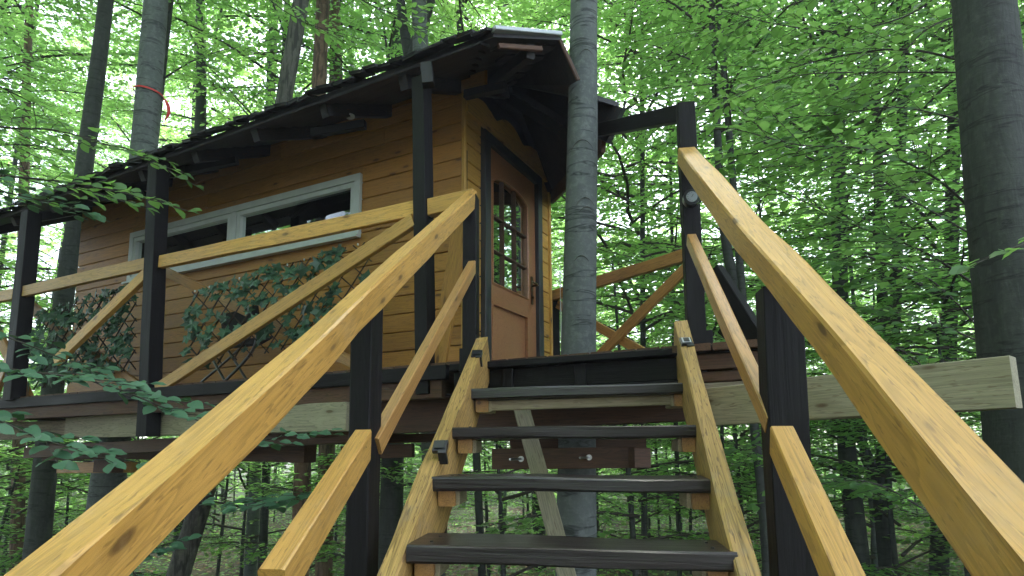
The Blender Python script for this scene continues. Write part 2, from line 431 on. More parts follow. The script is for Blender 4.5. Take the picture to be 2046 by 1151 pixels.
# ================================================================== DECK RAILINGS
rail = empty('deck_railing', H(2, -.7, ZD), 'honey coloured timber railing with dark posts along the cabin window side of the deck', 'railing')
RZ = ZD+.93
def sidepost(px, y0, y1, Y, w=.1):
    a_ = at(px[0], y0, Y); b_ = at(px[1], y1, Y)
    return post('post', b_, a_, w, .1, 'black', rail, face=B, warp=.003)
p1t = at(842, 160, 3.60); p1b = at(851, 788, 3.60)
post('post', p1b, p1t, .088, .09, 'black', rail, face=B, warp=.003)
p2t = at(318, 318, 4.74); p2b = at(296, 872, 4.74)
post('post', p2b, p2t, .115, .11, 'black', rail, face=B, warp=.004)
p3t = at(63, 425, 5.60); p3b = at(28, 800, 5.60)
post('post', p3b, p3t, .13, .12, 'black', rail, face=B, warp=.004)
p4 = at(-60, 700, 6.1)
post('post', Vector((p4.x, p4.y, .2)), Vector((p4.x, p4.y, 2.3)), .11, .11, 'black', rail, face=B)
# top rail in lengths between the posts
beam('top_rail', at(948, 395, 3.45), at(858, 416, 3.57), .045, .10, 'rail', rail)
beam('top_rail', at(836, 417, 3.62), at(322, 524, 4.70), .045, .098, 'rail', rail, warp=.002)
beam('top_rail', at(297, 527, 4.78), at(48, 583, 5.56), .045, .1, 'rail', rail)
beam('top_rail', at(30, 588, 5.62), at(-90, 612, 6.1), .045, .1, 'rail', rail)
# diagonals
beam('diagonal', at(828, 440, 3.60), at(315, 778, 4.67), .04, .085, 'rail', rail)
beam('diagonal', at(325, 540, 5.02), at(840, 790, 3.92), .03, .075, 'rail_red', rail)
beam('diagonal', at(293, 548, 4.76), at(113, 722, 5.25), .045, .085, 'rail', rail)
beam('diagonal', at(52, 606, 5.85), at(278, 778, 5.15), .035, .11, 'rail_red', rail)
beam('diagonal', at(50, 640, 5.62), at(-40, 860, 5.9), .04, .09, 'rail_red', rail)
beam('diagonal', at(-40, 590, 5.9), at(60, 800, 5.7), .04, .09, 'rail_red', rail)
beam('diagonal', at(926, 420, 3.56), at(872, 750, 3.62), .03, .10, 'siding', rail)

back = empty('deck_railing', H(-.7, 1.3, ZD), 'low brown railing with crossed boards at the back of the deck behind the slender beech', 'railing')
bp0 = at(1108, 600, 5.75); bp1 = at(1386, 505, 4.5)
post('post', Vector((bp0.x, bp0.y, ZD)), bp0+Z*.03, .085, .085, 'black', back)
post('post', Vector((bp1.x, bp1.y, ZD-.1)), bp1+Z*.02, .09, .09, 'black', back)
beam('top_rail', at(1102, 592, 5.72), at(1390, 504, 4.46), .05, .095, 'rail_red', back)
beam('diagonal', at(1376, 530, 4.50), at(1196, 712, 5.25), .03, .085, 'rail_red', back)
beam('diagonal', at(1115, 608, 5.70), at(1300, 712, 4.85), .03, .075, 'rail_red', back)
put('end_strip', beam_mesh([Vector((0, 0, 0)), Vector((1.0, 0, 0))], .04, .01), 'white', back,
    Matrix.Translation(at(1122, 712, 5.6)) @ Matrix.Rotation(R(-90), 4, 'Y') @ Matrix.Scale(.82, 4))

# ================================================================== CABIN
cabin = empty('cabin', H(2.3, .75, ZD), 'honey coloured timber cabin with glazed door, long low window and dark overhanging roof', 'cabin')
UL, VW, ZT = u_at(142, 1.2), 1.50, 2.66
W0, W1, WZ0, WZ1 = u_at(722, 1.9), u_at(259, 1.8), 1.625, 2.14
# dark inner walls (hollow box) so that joints and window show a room behind
def wallbox(p, sz):
    V = []; F = []; box_to(V, F, p, (A, B, Z), sz); return mesh('wall_core', V, F)
T = .03
def core(name, p, sz): put(name, wallbox(p, sz), 'roofwood', cabin)
core('wall', H(UL/2, .05, (ZD+WZ0)/2), (UL-.06, T, WZ0-ZD)); core('wall', H(UL/2, .05, (WZ1+ZT)/2), (UL-.06, T, ZT-WZ1))
core('wall', H(W0/2, .05, (WZ0+WZ1)/2), (W0, T, WZ1-WZ0)); core('wall', H((W1+UL)/2, .05, (WZ0+WZ1)/2), (UL-W1, T, WZ1-WZ0))
core('wall', H(UL-.05, VW/2, (ZD+ZT)/2), (T, VW-.04, ZT-ZD)); core('wall', H(UL/2, VW-.05, (ZD+ZT)/2), (UL-.06, T, ZT-ZD))
core('ceiling_panel', H(UL/2, VW/2, ZT-.04), (UL-.1, VW-.1, .02))
D0, D1, DZT = v_at(962, 1.5), v_at(1078, 1.5), 2.40
print('DOOR', D0, D1, UL, W0, W1)
core('wall', H(.05, (D0+.02)/2+.02, (ZD+ZT)/2), (T, D0-.02, ZT-ZD)); core('wall', H(.05, (D1+VW)/2-.01, (ZD+ZT)/2), (T, VW-D1-.03, ZT-ZD))
core('wall', H(.05, (D0+D1)/2, (DZT-.05+ZT)/2+.1), (T, D1-D0, ZT-DZT+.1))
# siding on the window wall
def plank_side(u0, u1, z0, z1, mat='siding'):
    if u1-u0 > 3 and random.random() < .6:
        um_ = random.uniform(u0+.6, u1-.6); plank_side(u0, um_-.0015, z0, z1); um2 = um_+.0015
        if u1-um2 < 3 or True: return plank_piece(um2, u1, z0, z1, mat)
    return plank_piece(u0, u1, z0, z1, mat)
def plank_piece(u0, u1, z0, z1, mat='siding'):
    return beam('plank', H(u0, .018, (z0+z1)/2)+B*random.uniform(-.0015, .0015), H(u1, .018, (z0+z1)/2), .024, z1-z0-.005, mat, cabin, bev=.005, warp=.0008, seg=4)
random.seed(4)
ph = .1365; z = ZD-.05; i = 0
while z < ZT-.02:
    z1 = min(z+ph, ZT)
    if z1 <= WZ0+.005 or z >= WZ1-.005:
        if i % 3 == 1 and False: pass
        plank_side(.012, UL, z, z1)
    else:
        plank_side(.012, W0, z, z1); plank_side(W1, UL, z, z1)
        if z < WZ0: plank_side(W0, W1, z, WZ0+.003)
        if z1 > WZ1: plank_side(W0, W1, WZ1-.003, z1)
    z = z1; i += 1
# siding on the door wall
z = ZD-.05
while z < 2.42:
    z1 = min(z+ph, 2.46); zz = (z+z1)/2
    for (v0, v1) in ((.0, D0), (D1, VW)) if z < DZT-.05 else ((0, VW),):
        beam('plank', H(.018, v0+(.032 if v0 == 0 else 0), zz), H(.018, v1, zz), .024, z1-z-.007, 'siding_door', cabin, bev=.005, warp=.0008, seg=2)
    z = z1
# far end and back walls
z = ZD-.05
while z < ZT-.02:
    z1 = min(z+ph*2, ZT); zz = (z+z1)/2
    beam('plank', H(UL+.005, .03, zz), H(UL+.005, VW, zz), .024, z1-z-.008, 'siding', cabin, seg=1)
    beam('plank', H(.03, VW+.005, zz), H(UL, VW+.005, zz), .024, z1-z-.008, 'siding', cabin, seg=1)
    z = z1
post('corner_board', H(-.004, .012, ZD-.06), H(-.004, .012, 2.56), .03, .026, 'siding_door', cabin, face=B)
post('corner_board', H(.0, VW+.01, ZD-.06), H(.0, VW+.01, 2.55), .03, .03, 'siding_door', cabin, face=B)
# wavy live-edge board above the door
def wavy(v0, v1, z0, amp, seed, zt):
    n = 34; V = []; 
    bot = []; top = []
    for i in range(n+1):
        t = i/n; v = v0+(v1-v0)*t
        bot.append((v, z0)); top.append((v, zt(t)+amp*abs(math.sin(t*math.pi*3.1+seed))**.8+.012*noise.noise(Vector((t*14, seed, 0)))))
    V = [(v, -.0, z) for v, z in bot]+[(v, -.0, z) for v, z in top]+[(v, -.03, z) for v, z in bot]+[(v, -.03, z) for v, z in top]
    F = []; m = n+1
    for i in range(n):
        F += [(i, i+1, m+i+1, m+i), (2*m+i+1, 2*m+i, 3*m+i, 3*m+i+1), (m+i, m+i+1, 3*m+i+1, 3*m+i), (i+1, i, 2*m+i, 2*m+i+1)]
    F += [(0, m, 3*m, 2*m), (n, 2*m+n, 3*m+n, m+n)]
    return mesh('wavy_board', V, F)
mwv = Matrix((B, A, Z)).transposed().to_4x4(); mwv.translation = H(-.0, 0, 0)
put('wavy_board', wavy(.02, VW+.02, DZT+.02, .085, .4, lambda t: 2.50+.05*math.sin(t*math.pi)), 'siding_door', cabin, mwv)
# window: white outer frame, two sashes, glass
def ring_mesh(u0, u1, z0, z1, w, d, vv):
    V = []; F = []
    ax = (A, B, Z)
    box_to(V, F, H((u0+u1)/2, vv, z0+w/2), ax, (u1-u0, d, w)); box_to(V, F, H((u0+u1)/2, vv, z1-w/2), ax, (u1-u0, d, w))
    box_to(V, F, H(u0+w/2, vv, (z0+z1)/2), ax, (w, d, z1-z0-2*w-.001)); box_to(V, F, H(u1-w/2, vv, (z0+z1)/2), ax, (w, d, z1-z0-2*w-.001))
    return V, F
um = u_at(468, 1.85)
V, F = ring_mesh(W0+.002, W1-.002, WZ0+.002, WZ1-.002, .055, .07, .012)
box_to(V, F, H(um, .012, (WZ0+WZ1)/2), (A, B, Z), (.075, .066, WZ1-WZ0-.118))
win = put('window', mesh('window', V, F), 'white', cabin)
for (a0, a1) in ((W0+.059, um-.041), (um+.041, W1-.059)):
    V, F = ring_mesh(a0, a1, WZ0+.061, WZ1-.061, .04, .045, .008)
    put('sash', mesh('sash', V, F), 'white', win)
    V = []; F = []; box_to(V, F, H((a0+a1)/2, .02, (WZ0+WZ1)/2), (A, B, Z), (a1-a0-.07, .006, WZ1-WZ0-.17))
    put('pane', mesh('pane', V, F), 'glass_dark', win)
V = []; F = []; box_to(V, F, H((W0+W1)/2, -.038, WZ0-.004), (A, B, Z), (W1-W0+.02, .05, .018))
put('sill', mesh('sill', V, F), 'white', win)
# door: dark surround
def vbox(v0, v1, z0, z1, uu, d):
    V = []; F = []; box_to(V, F, H(uu, (v0+v1)/2, (z0+z1)/2), (A, B, Z), (d, v1-v0, z1-z0)); return V, F
fw = .085
post('door_trim', H(-.012, D0+fw/2, ZD), H(-.012, D0+fw/2, DZT-fw-.001), .05, fw, 'doorframe', cabin, face=B)
post('door_trim', H(-.012, D1-fw/2, ZD), H(-.012, D1-fw/2, DZT-fw-.001), .05, fw, 'doorframe', cabin, face=B)
beam('door_trim', H(-.012, D0, DZT-fw/2), H(-.012, D1, DZT-fw/2), .05, fw, 'doorframe', cabin)
d0, d1, dz0, dz1 = D0+fw-.002, D1-fw+.002, ZD+.01, DZT-fw
g0, g1, gz0, gz1, arch = d0+.075, d1-.15, 1.235, 2.06, .10
UD = .02
door = put('door', mesh('door', *vbox(d1-.15, d1, dz0, dz1, UD, .04)), 'door', cabin)
def dpart(name, V, F, mat='door'): return put(name, mesh(name, V, F), mat, door)
dpart('stile', *vbox(d0, g0, dz0, dz1, UD, .04))
dpart('rail', *vbox(g0, g1, 1.10, gz0, UD, .038)); dpart('rail', *vbox(g0, g1, dz0, .62, UD, .038))
dpart('panel', *vbox(g0, g1, .62, 1.10, UD+.012, .016))
V = []; F = []
for (a0, a1, b0, b1) in ((g0, g1, 1.078, 1.1), (g0, g1, .62, .642), (g0, g0+.022, .642, 1.078), (g1-.022, g1, .642, 1.078)):
    box_to(V, F, H(UD-.012, (a0+a1)/2, (b0+b1)/2), (A, B, Z), (.024, a1-a0, b1-b0))
dpart('moulding', V, F)
def archz(v):
    t = (v-g0)/(g1-g0)*2-1
    return gz1+arch*math.sqrt(max(0, 1-t*t*.93))-.03
# header with the arch cut out of it
n = 20; V = []; F = []
for i in range(n+1):
    v = g0+(g1-g0)*i/n
    for uu in (UD-.02, UD+.02): V += [H(uu, v, archz(v)), H(uu, v, dz1)]
for i in range(n):
    a_ = i*4; F += [(a_, a_+4, a_+5, a_+1), (a_+2, a_+3, a_+7, a_+6), (a_, a_+2, a_+6, a_+4), (a_+1, a_+5, a_+7, a_+3)]
dpart('arched_rail', V, F)
V = []; F = []                     # beading round the glass
pth = [H(UD-.022, g0+.006, gz0+.006)]+[H(UD-.022, g0+.006+(g1-g0-.012)*i/16, archz(g0+(g1-g0)*i/16)-.006) for i in range(17)]+[H(UD-.022, g1-.006, gz0+.006), H(UD-.022, g0+.006, gz0+.006)]
tube_arrays(pth, [.009]*len(pth), 5, V, F); dpart('beading', V, F)
rows = [gz0, gz0+.275, gz0+.55]; gw = (g1-g0)/3
for c_ in range(3):
    for r_ in range(3):
        a0 = g0+c_*gw; a1 = a0+gw; zb = rows[r_]
        if r_ < 2: V, F = vbox(a0, a1, zb, rows[r_+1], UD+.008, .004)
        else:
            V = []; F = []; m_ = 6
            for i in range(m_+1):
                v = a0+gw*i/m_
                V += [H(UD+.006, v, zb), H(UD+.006, v, archz(v))]
            for i in range(m_): F.append((2*i, 2*i+1, 2*i+3, 2*i+2))
        dpart('pane', V, F, 'glass')
for c_ in (1, 2):
    v = g0+c_*gw; dpart('muntin', *vbox(v-.0065, v+.0065, gz0, archz(v), UD-.004, .02), mat='brown')
for r_ in (1, 2): dpart('muntin', *vbox(g0, g1, rows[r_]-.006, rows[r_]+.006, UD-.006, .02), mat='brown')
hv = d1-.085
hd = put('handle', mesh('handle', *vbox(hv-.018, hv+.018, 1.21, 1.45, UD-.025, .008)), 'bronze', door)
p = H(UD-.03, hv, 1.37)
tube('lever', [p, p-A*.05, p-A*.058-B*.03, p-A*.058-B*.11], [.009, .009, .009, .008], 'bronze', door)
p = H(UD-.03, hv, 1.27); tube('lock_cylinder', [p, p-A*.012], .011, 'bronze', door, 10)

# ---- roof
E = at(986, 74, 3.33); Fp = at(1119, 80, 3.58); G = at(1156, 160, 3.62); Hh = at(1237, 214, 4.02); I_ = at(1206, 282, 4.12); J = at(1108, 392, 5.62)
TRK = at(1165, 250, 3.80)
T1 = Vector((TRK.x-.085, 3.72, 2.27)); T2 = Vector((TRK.x-.085, 3.93, 2.33)); T3 = Vector((TRK.x+.12, 3.95, 2.30))
Rr = H(0, .75, 3.02); Eb = E+A*5.9; Eb.z = E.z-.12; Rb = H(5.4, .75, 3.02); Jb = H(5.4, 1.9, 2.35)
rv = [E, Fp, G, Hh, I_, J, Rr, Eb, Rb, Jb, T1, T2, T3]
rf = [(0, 6, 8, 7), (0, 1, 6), (1, 10, 6), (1, 2, 10), (10, 11, 6), (11, 12, 6), (12, 3, 6), (3, 4, 6), (4, 5, 6), (6, 5, 9, 8)]
def sheet(verts, faces, dz, t):
    n = len(verts); V = [v+Z*dz for v in verts]+[v+Z*(dz+t) for v in verts]; F = [tuple(reversed(f)) for f in faces]+[tuple(i+n for i in f) for f in faces]
    edges = {}
    for f in faces:
        for i in range(len(f)):
            e = (f[i], f[(i+1) % len(f)]); edges[e] = 1
    for (a_, b_) in edges:
        if (b_, a_) not in edges: F.append((a_, b_, b_+n, a_+n))
    return V, F
V, F = sheet(rv, rf, 0, .035)
roof = put('roof', mesh('roof', V, F), 'roofwood', cabin)
# underside boards across the near slope and rafters
def slope(u_, v_):     # height of underside of near slope at cabin coords
    uE = (E-C0).dot(A); vE = (E-C0).dot(B)
    t = (v_-vE)/(.75-vE)
    ze = E.z-.12*(u_-uE)/5.9
    return ze+(3.02-ze)*t
vE = (E-C0).dot(B); uE = (E-C0).dot(A)
for i in range(9):
    uu = .02+i*.66
    beam('rafter', H(uu, vE+.05, slope(uu, vE+.05)-.06), H(uu, .7, slope(uu, .7)-.06), .06, .1, 'roofwood', roof)
for i, vv in enumerate([vE+.04+.125*k for k in range(6)]):
    zs = slope(uE+.1, vv)-.011; ze = slope(5.3, vv)-.011
    beam('soffit_board', H(uE+.08+.35*i*.28, vv, zs), H(5.25, vv, ze), .115, .018, 'roofwood', roof, up=(Z-B*.4))
# boards of the front canopy, laid across
for k in range(5):
    t = .12+k*.19
    q0 = E.lerp(Rr, t); q1 = Fp.lerp(Rr, t)
    beam('soffit_board', q0-Z*.012, q1-Z*.012, .13, .014, 'roofwood', roof, up=(Z-(Rr-E).normalized()*.2))
beam('rafter', E.lerp(Fp, .55)-Z*.05+Vector((0, .05, 0)), H(.02, .35, 2.78), .05, .08, 'roofwood', roof)
beam('rafter', I_+Vector((-.12, .1, .02)), Rr-Z*.12, .05, .08, 'roofwood', roof)
beam('barge_board', J+Vector((-.02, 0, -.01)), I_+Vector((.0, 0, -.02)), .03, .12, 'brown', roof)
beam('barge_board', I_, Hh, .05, .10, 'roofwood', roof)
beam('barge_board', G, Fp, .014, .028, 'brown', roof)
beam('flashing', E+Z*.035+Vector((0, -.02, 0)), Fp+Z*.035, .05, .026, 'flash', roof)
beam('trim_strip', at(996, 92, 3.37), at(1082, 98, 3.53), .02, .03, 'brown', roof)
beam('fascia_board', H(.3, -.03, 2.61), H(u_at(972, 2.6, -.03), -.03, 2.61), .025, .15, 'siding', roof)
post('bracket', at(856, 170, 3.5), at(852, 130, 3.5), .07, .07, 'roofwood', roof)
beam('tie_board', at(930, 190, 4.15), at(1010, 172, 4.0), .05, .06, 'roofwood', roof)
# short dark boards hanging from the eave
for (px0, py0, px1, py1, Y0, Y1) in ((160, 388, 242, 372, 5.15, 4.95), (345, 330, 430, 300, 4.75, 4.6), (598, 252, 690, 222, 4.1, 3.95)):
    beam('eave_block', at(px0, py0, Y0)+B*.12, at(px1, py1, Y1)+B*.2, .05, .06, 'black', roof)
# rough overlapping shingles seen along the eave edge
random.seed(11)
L = (Eb-E).length; t = 0
sh = [beam_mesh([Vector((0, 0, 0)), Vector((.11, random.uniform(-.004, .004), random.uniform(-.004, .004)))], .13, .016, seed=k+50, warp=.006) for k in range(4)]
while t < L-.1:
    s_ = random.choice(sh); p = E.lerp(Eb, t/L)+Z*(.045+random.uniform(-.006, .012))-B*random.uniform(.0, .03)
    x, y, zz = frame(A, (Z-B*.4).normalized())
    mw = Matrix((x, y, zz)).transposed().to_4x4() @ Matrix.Rotation(random.uniform(-.12, .12), 4, 'Z') @ Matrix.Rotation(random.uniform(-.1, .1), 4, 'Y'); mw.translation = p
    put('shingle', s_, 'roofwood', roof, mw)
    t += .098
for (px, py, Y) in ((1103, 134, 4.05), (699, 234, 4.2)):
    p = at(px, py, Y); lab_ = 'small round white ceiling light under the ' + ('porch roof above the door' if px > 1000 else 'long eave above the window')
    l = empty('ceiling_light', p, lab_, 'light', 'small round lights under the roof')
    tube('housing', [p+Z*.012, p], .034, 'white', l, 14); tube('lens', [p, p-Z*.006], .026, 'lampface', l, 14)

# black beam from the right newel to the roof
# ================================================================== STAIRCASE
stair = empty('staircase', Vector((.1, 1.2, -.75)), 'open timber staircase with dark treads and honey coloured handrails climbing to the deck', 'staircase')
sd_ = Vector((.135, .99, 0)).normalized(); sr = Vector((sd_.y, -sd_.x, 0))
treads = [((812, 1088), (1474, 1104), 1.90), ((862, 953), (1432, 957), 2.21), ((903, 853), (1406, 848), 2.50), ((940, 777), (1383, 763), 2.86)]
RUN, RISE = .30, .187
def stc(k): # front top mid point of tread k (0 = lowest in view)
    return Vector((.195, 1.86, -.292))+sd_*(RUN*k)+Z*(RISE*k+.004*k*k*0)
tm = []
for k in range(-3, 4):
    if 0 <= k < 4:
        (lx, ly), (rx, ry), Y = treads[k]
        l_ = at(lx, ly, Y+.04); r_ = at(rx, ry, Y-.05)
    else:
        l_ = stc(k)-sr*.5; r_ = stc(k)+sr*.5
    th = .048 if k != 0 else .055
    dd = sd_
    x, y, zz = frame(r_-l_, Z)
    off = y*.13 - zz*th/2
    m_ = [(.35, .0, .002), (.7, 0, -.003)]
    beam('tread', l_+off, r_+off, .26, th, 'tread', stair, mids=m_, warp=.0022, bev=.007, seg=8)
    tm.append((l_, r_))
    for (p, sg) in ((l_, 1), (r_, -1)):
        q = p+x*(sg*.045)+y*.05-zz*(th+.03)
        beam('cleat', q-x*.032*sg*0, q+y*.17, .06, .055, 'rail_red', stair)
        q2 = q+x*(sg*.033)+y*.02
        beam('cleat_end', q2, q2+y*.16, .022, .05, 'batten', stair)
# pale batten under the top tread
l_, r_ = tm[6]; x, y, zz = frame(r_-l_, Z)
beam('batten', l_+x*.07+y*.10-zz*.075, r_-x*.05+y*.10-zz*.07, .05, .045, 'batten', stair)
# stringers: notched-looking planks either side of the treads
def stringer(pts, w, h, mat):
    P = [Vector(p) for p in pts]; d = P[-1]-P[0]; x, y, zz = frame(d, Z)
    SP = smooth_path(P, 5)
    cl = [Vector(((q-P[0]).dot(x), (q-P[0]).dot(y), (q-P[0]).dot(zz))) for q in SP]
    me = beam_mesh(cl, w, h, .006, (0, 0), .005, 31)
    mw = Matrix((x, y, zz)).transposed().to_4x4(); mw.translation = P[0]
    return put('stringer', me, mat, stair, mw)
def down(p, s=1): return p
sl0 = at(966, 668, 3.30); sl1 = at(842, 935, 2.24); sl2 = at(770, 1151, 1.83)
sr0 = at(1366, 632, 3.02); sr1 = at(1448, 935, 2.12); sr2 = at(1512, 1151, 1.76)
o1 = Vector((0, .09, -.115))
stringer([sl0+o1, sl0.lerp(sl2, .5)+o1, sl2+o1, sl2+o1+(sl2-sl0).normalized()*.9], .065, .24, 'string')
stringer([sr0+o1, sr0.lerp(sr2, .5)+o1, sr2+o1, sr2+o1+(sr2-sr0).normalized()*.9], .062, .24, 'string')
# newel posts
nl = at(941, 700, 3.40); nr = at(1392, 690, 3.10)
post('newel_post', Vector((nl.x, nl.y, .30)), Vector((nl.x+.0, nl.y, 1.40)), .075, .1, 'black', stair, face=sd_)
post('newel_post', Vector((nl.x, nl.y, .40)), Vector((nl.x+.0, nl.y, .53)), .1, .125, 'black', stair, face=sd_)
nrt = at(1369, 212, 3.08)
post('newel_post', Vector((nr.x, nr.y, .28)), Vector((nrt.x, nrt.y, nrt.z)), .088, .09, 'black', stair, face=sd_)
post('newel_post', Vector((nr.x+.01, nr.y-.01, .43)), Vector((nr.x+.01, nr.y-.01, .56)), .115, .12, 'black', stair, face=sd_)
b0 = at(1376, 224, 3.08); b1 = at(1190, 262, 4.2)
beam('tie_beam', b0, b1, .06, .088, 'black', stair, cut=(0, 0))
# near posts
pl = at(724, 1151, 2.06); pt = at(735, 590, 2.06)
post('post', Vector((pl.x, pl.y, -1.9)), Vector((pt.x, pt.y, pt.z-.02)), .072, .105, 'black', stair, face=sd_, warp=.003)
pr = at(1574, 1151, 1.92); pt = at(1552, 560, 1.92)
post('post', Vector((pr.x, pr.y, -1.9)), Vector((pt.x, pt.y, pt.z-.03)), .112, .10, 'black', stair, face=sd_, warp=.003)
# handrails
def bent(name, P, w, h, mat, k=8, roll=0, cut=(0, 0), warp=.003):
    P = [Vector(p) for p in P]; d = P[-1]-P[0]; x, y, zz = frame(d, Z)
    if roll: y, zz = y*math.cos(roll)+zz*math.sin(roll), zz*math.cos(roll)-y*math.sin(roll)
    SP = smooth_path(P, k)
    cl = [Vector(((q-P[0]).dot(x), (q-P[0]).dot(y), (q-P[0]).dot(zz))) for q in SP]
    me = beam_mesh(cl, w, h, .006, cut, warp, 77+len(P)*3+int(w*1000))
    mw = Matrix((x, y, zz)).transposed().to_4x4(); mw.translation = P[0]
    return put(name, me, mat, stair, mw)
# left: centre line from the newel down past the camera
bent('handrail', [at(943, 398, 3.42), at(742, 590, 1.97), at(597, 735, 1.51), at(133, 1160, .86), at(-160, 1436, .66)], .066, .088, 'rail')
bent('handrail', [at(1371, 312, 3.02), at(1463, 428, 2.20), at(1590, 573, 1.61), at(1737, 740, 1.23), at(2000, 1060, .86), at(2330, 1452, .61)], .09, .085, 'rail')
# mid rails
beam('mid_rail', at(944, 533, 3.36), at(748, 892, 2.07), .042, .062, 'rail_red', stair, cut=(-.5, 0))
beam('mid_rail', at(724, 890, 1.86), at(545, 1175, 1.22), .05, .08, 'rail', stair, cut=(-.5, 0))
beam('mid_rail', at(1381, 480, 3.0), at(1546, 850, 1.90), .045, .062, 'rail_red', stair, cut=(0, 0))
beam('mid_rail', at(1563, 880, 1.66), at(1700, 1190, 1.24), .06, .07, 'rail', stair, cut=(-.4, 0))

# screw heads where the timbers are fixed
def screw(p, d, parent=stair): tube('screw', [p-d*.004, p+d*.002], .0055, 'plastic', parent, 8)
for k in range(3, 7):
    l_, r_ = tm[k]
    for t in (.06, .94): screw(l_.lerp(r_, t)+sd_*.07+Z*.001, Z); screw(l_.lerp(r_, t)+sd_*.18+Z*.001, Z)
for (px, py, Y) in ((1385, 497, 2.92), (1571, 897, 1.61), (728, 893, 1.80), (938, 552, 3.26)): screw(at(px, py, Y), Vector((0, -.6, .8)))
# ================================================================== SMALL THINGS ON THE STAIRS
def step_light(px, py, Y, tilt, label):
    p = at(px, py, Y); e = empty('step_light', p, label, 'light', 'small black lights clipped to the stair stringers')
    x = sr; yv = Vector((0, .8, .6)).normalized(); zz = x.cross(yv).normalized()
    mw0 = Matrix((x, yv, zz)).transposed().to_4x4()
    def bx(name, c, s, mat):
        V = []; F = []; 
        me = beam_mesh([Vector((-s[0]/2, 0, 0)), Vector((s[0]/2, 0, 0))], s[1], s[2], .004)
        m = mw0.copy(); m.translation = p+mw0.to_3x3() @ Vector(c); put(name, me, mat, e, m)
    bx('housing', (0, 0, 0), (.052, .062, .022), 'plastic'); bx('solar_face', (0, 0, .0125), (.038, .046, .003), 'plastic' if tilt else 'lampface')
    if not tilt: bx('solar_cell', (0, 0, .0155), (.026, .032, .003), 'plastic')
    bx('clip', (.01, -.035, -.02), (.03, .018, .06), 'plastic')
step_light(953, 708, 3.14, 1, 'black step light clipped to the top of the left stringer beside the door')
step_light(880, 893, 2.36, 1, 'black step light halfway down the left stringer above the third tread')
step_light(1371, 684, 2.86, 0, 'black step light with a bright silver rim at the top of the right stringer')
p = at(1380, 400, 3.0)
th_ = empty('thermometer', p, 'round black framed dial thermometer fixed to the tall right newel post', 'thermometer')
dirn = Vector((-.15, -1, 0)).normalized()
tube('case', [p-dirn*.0, p+dirn*.045], .041, 'plastic', th_, 24)
tube('dial', [p+dirn*.0455, p+dirn*.047], .027, 'dial', th_, 24)
V = []; F = []
for k in range(12):
    a_ = k*math.pi/6
    ax1 = Vector((math.cos(a_)*1, 0, math.sin(a_))); box_to(V, F, p+dirn*.0472+ax1*.021, (ax1, dirn, ax1.cross(dirn)), (.006, .001, .0015))
put('dial_marks', mesh('dial_marks', V, F), 'plastic', th_)
V = []; F = []; ax1 = Vector((.5, 0, .86)); box_to(V, F, p+dirn*.0476+ax1*.008, (ax1, dirn, ax1.cross(dirn)), (.024, .001, .002))
put('needle', mesh('needle', V, F), 'plastic', th_)

# ================================================================== LEAF MESHES
LEAF6 = np.array([(0, 0, 0), (.3, .26, .05), (.68, .24, .04), (1, 0, -.04), (.68, -.24, .04), (.3, -.26, .05)])
def leaf_arrays(P, D, Nn, S_):
    """P,D,N: (n,3); S: (n,) -> verts (n*6,3)"""
    D = D/np.linalg.norm(D, axis=1, keepdims=True)
    Y = np.cross(Nn, D); Y /= np.linalg.norm(Y, axis=1, keepdims=True)+1e-9
    Zv = np.cross(D, Y)
    V = P[:, None, :] + S_[:, None, None]*(LEAF6[None, :, 0, None]*D[:, None, :]+LEAF6[None, :, 1, None]*Y[:, None, :]+LEAF6[None, :, 2, None]*Zv[:, None, :])
    return V.reshape(-1, 3)
def leaves_mesh(name, P, D, Nn, S_, tint):
    n = len(P); V = leaf_arrays(P, D, Nn, S_)
    me = bpy.data.meshes.new(name)
    me.vertices.add(n*6); me.vertices.foreach_set('co', V.astype(np.float32).ravel())
    b = np.arange(n)[:, None]*6
    L_ = np.concatenate([b+0, b+1, b+2, b+3, b+0, b+3, b+4, b+5], axis=1).ravel()
    me.loops.add(n*8); me.loops.foreach_set('vertex_index', L_.astype(np.int32))
    me.polygons.add(n*2); me.polygons.foreach_set('loop_start', np.arange(0, n*8, 4, dtype=np.int32))
    me.update(calc_edges=True); me.validate()
    a_ = me.attributes.new('tint', 'FLOAT', 'POINT'); a_.data.foreach_set('value', np.repeat(tint, 6).astype(np.float32))
    return me
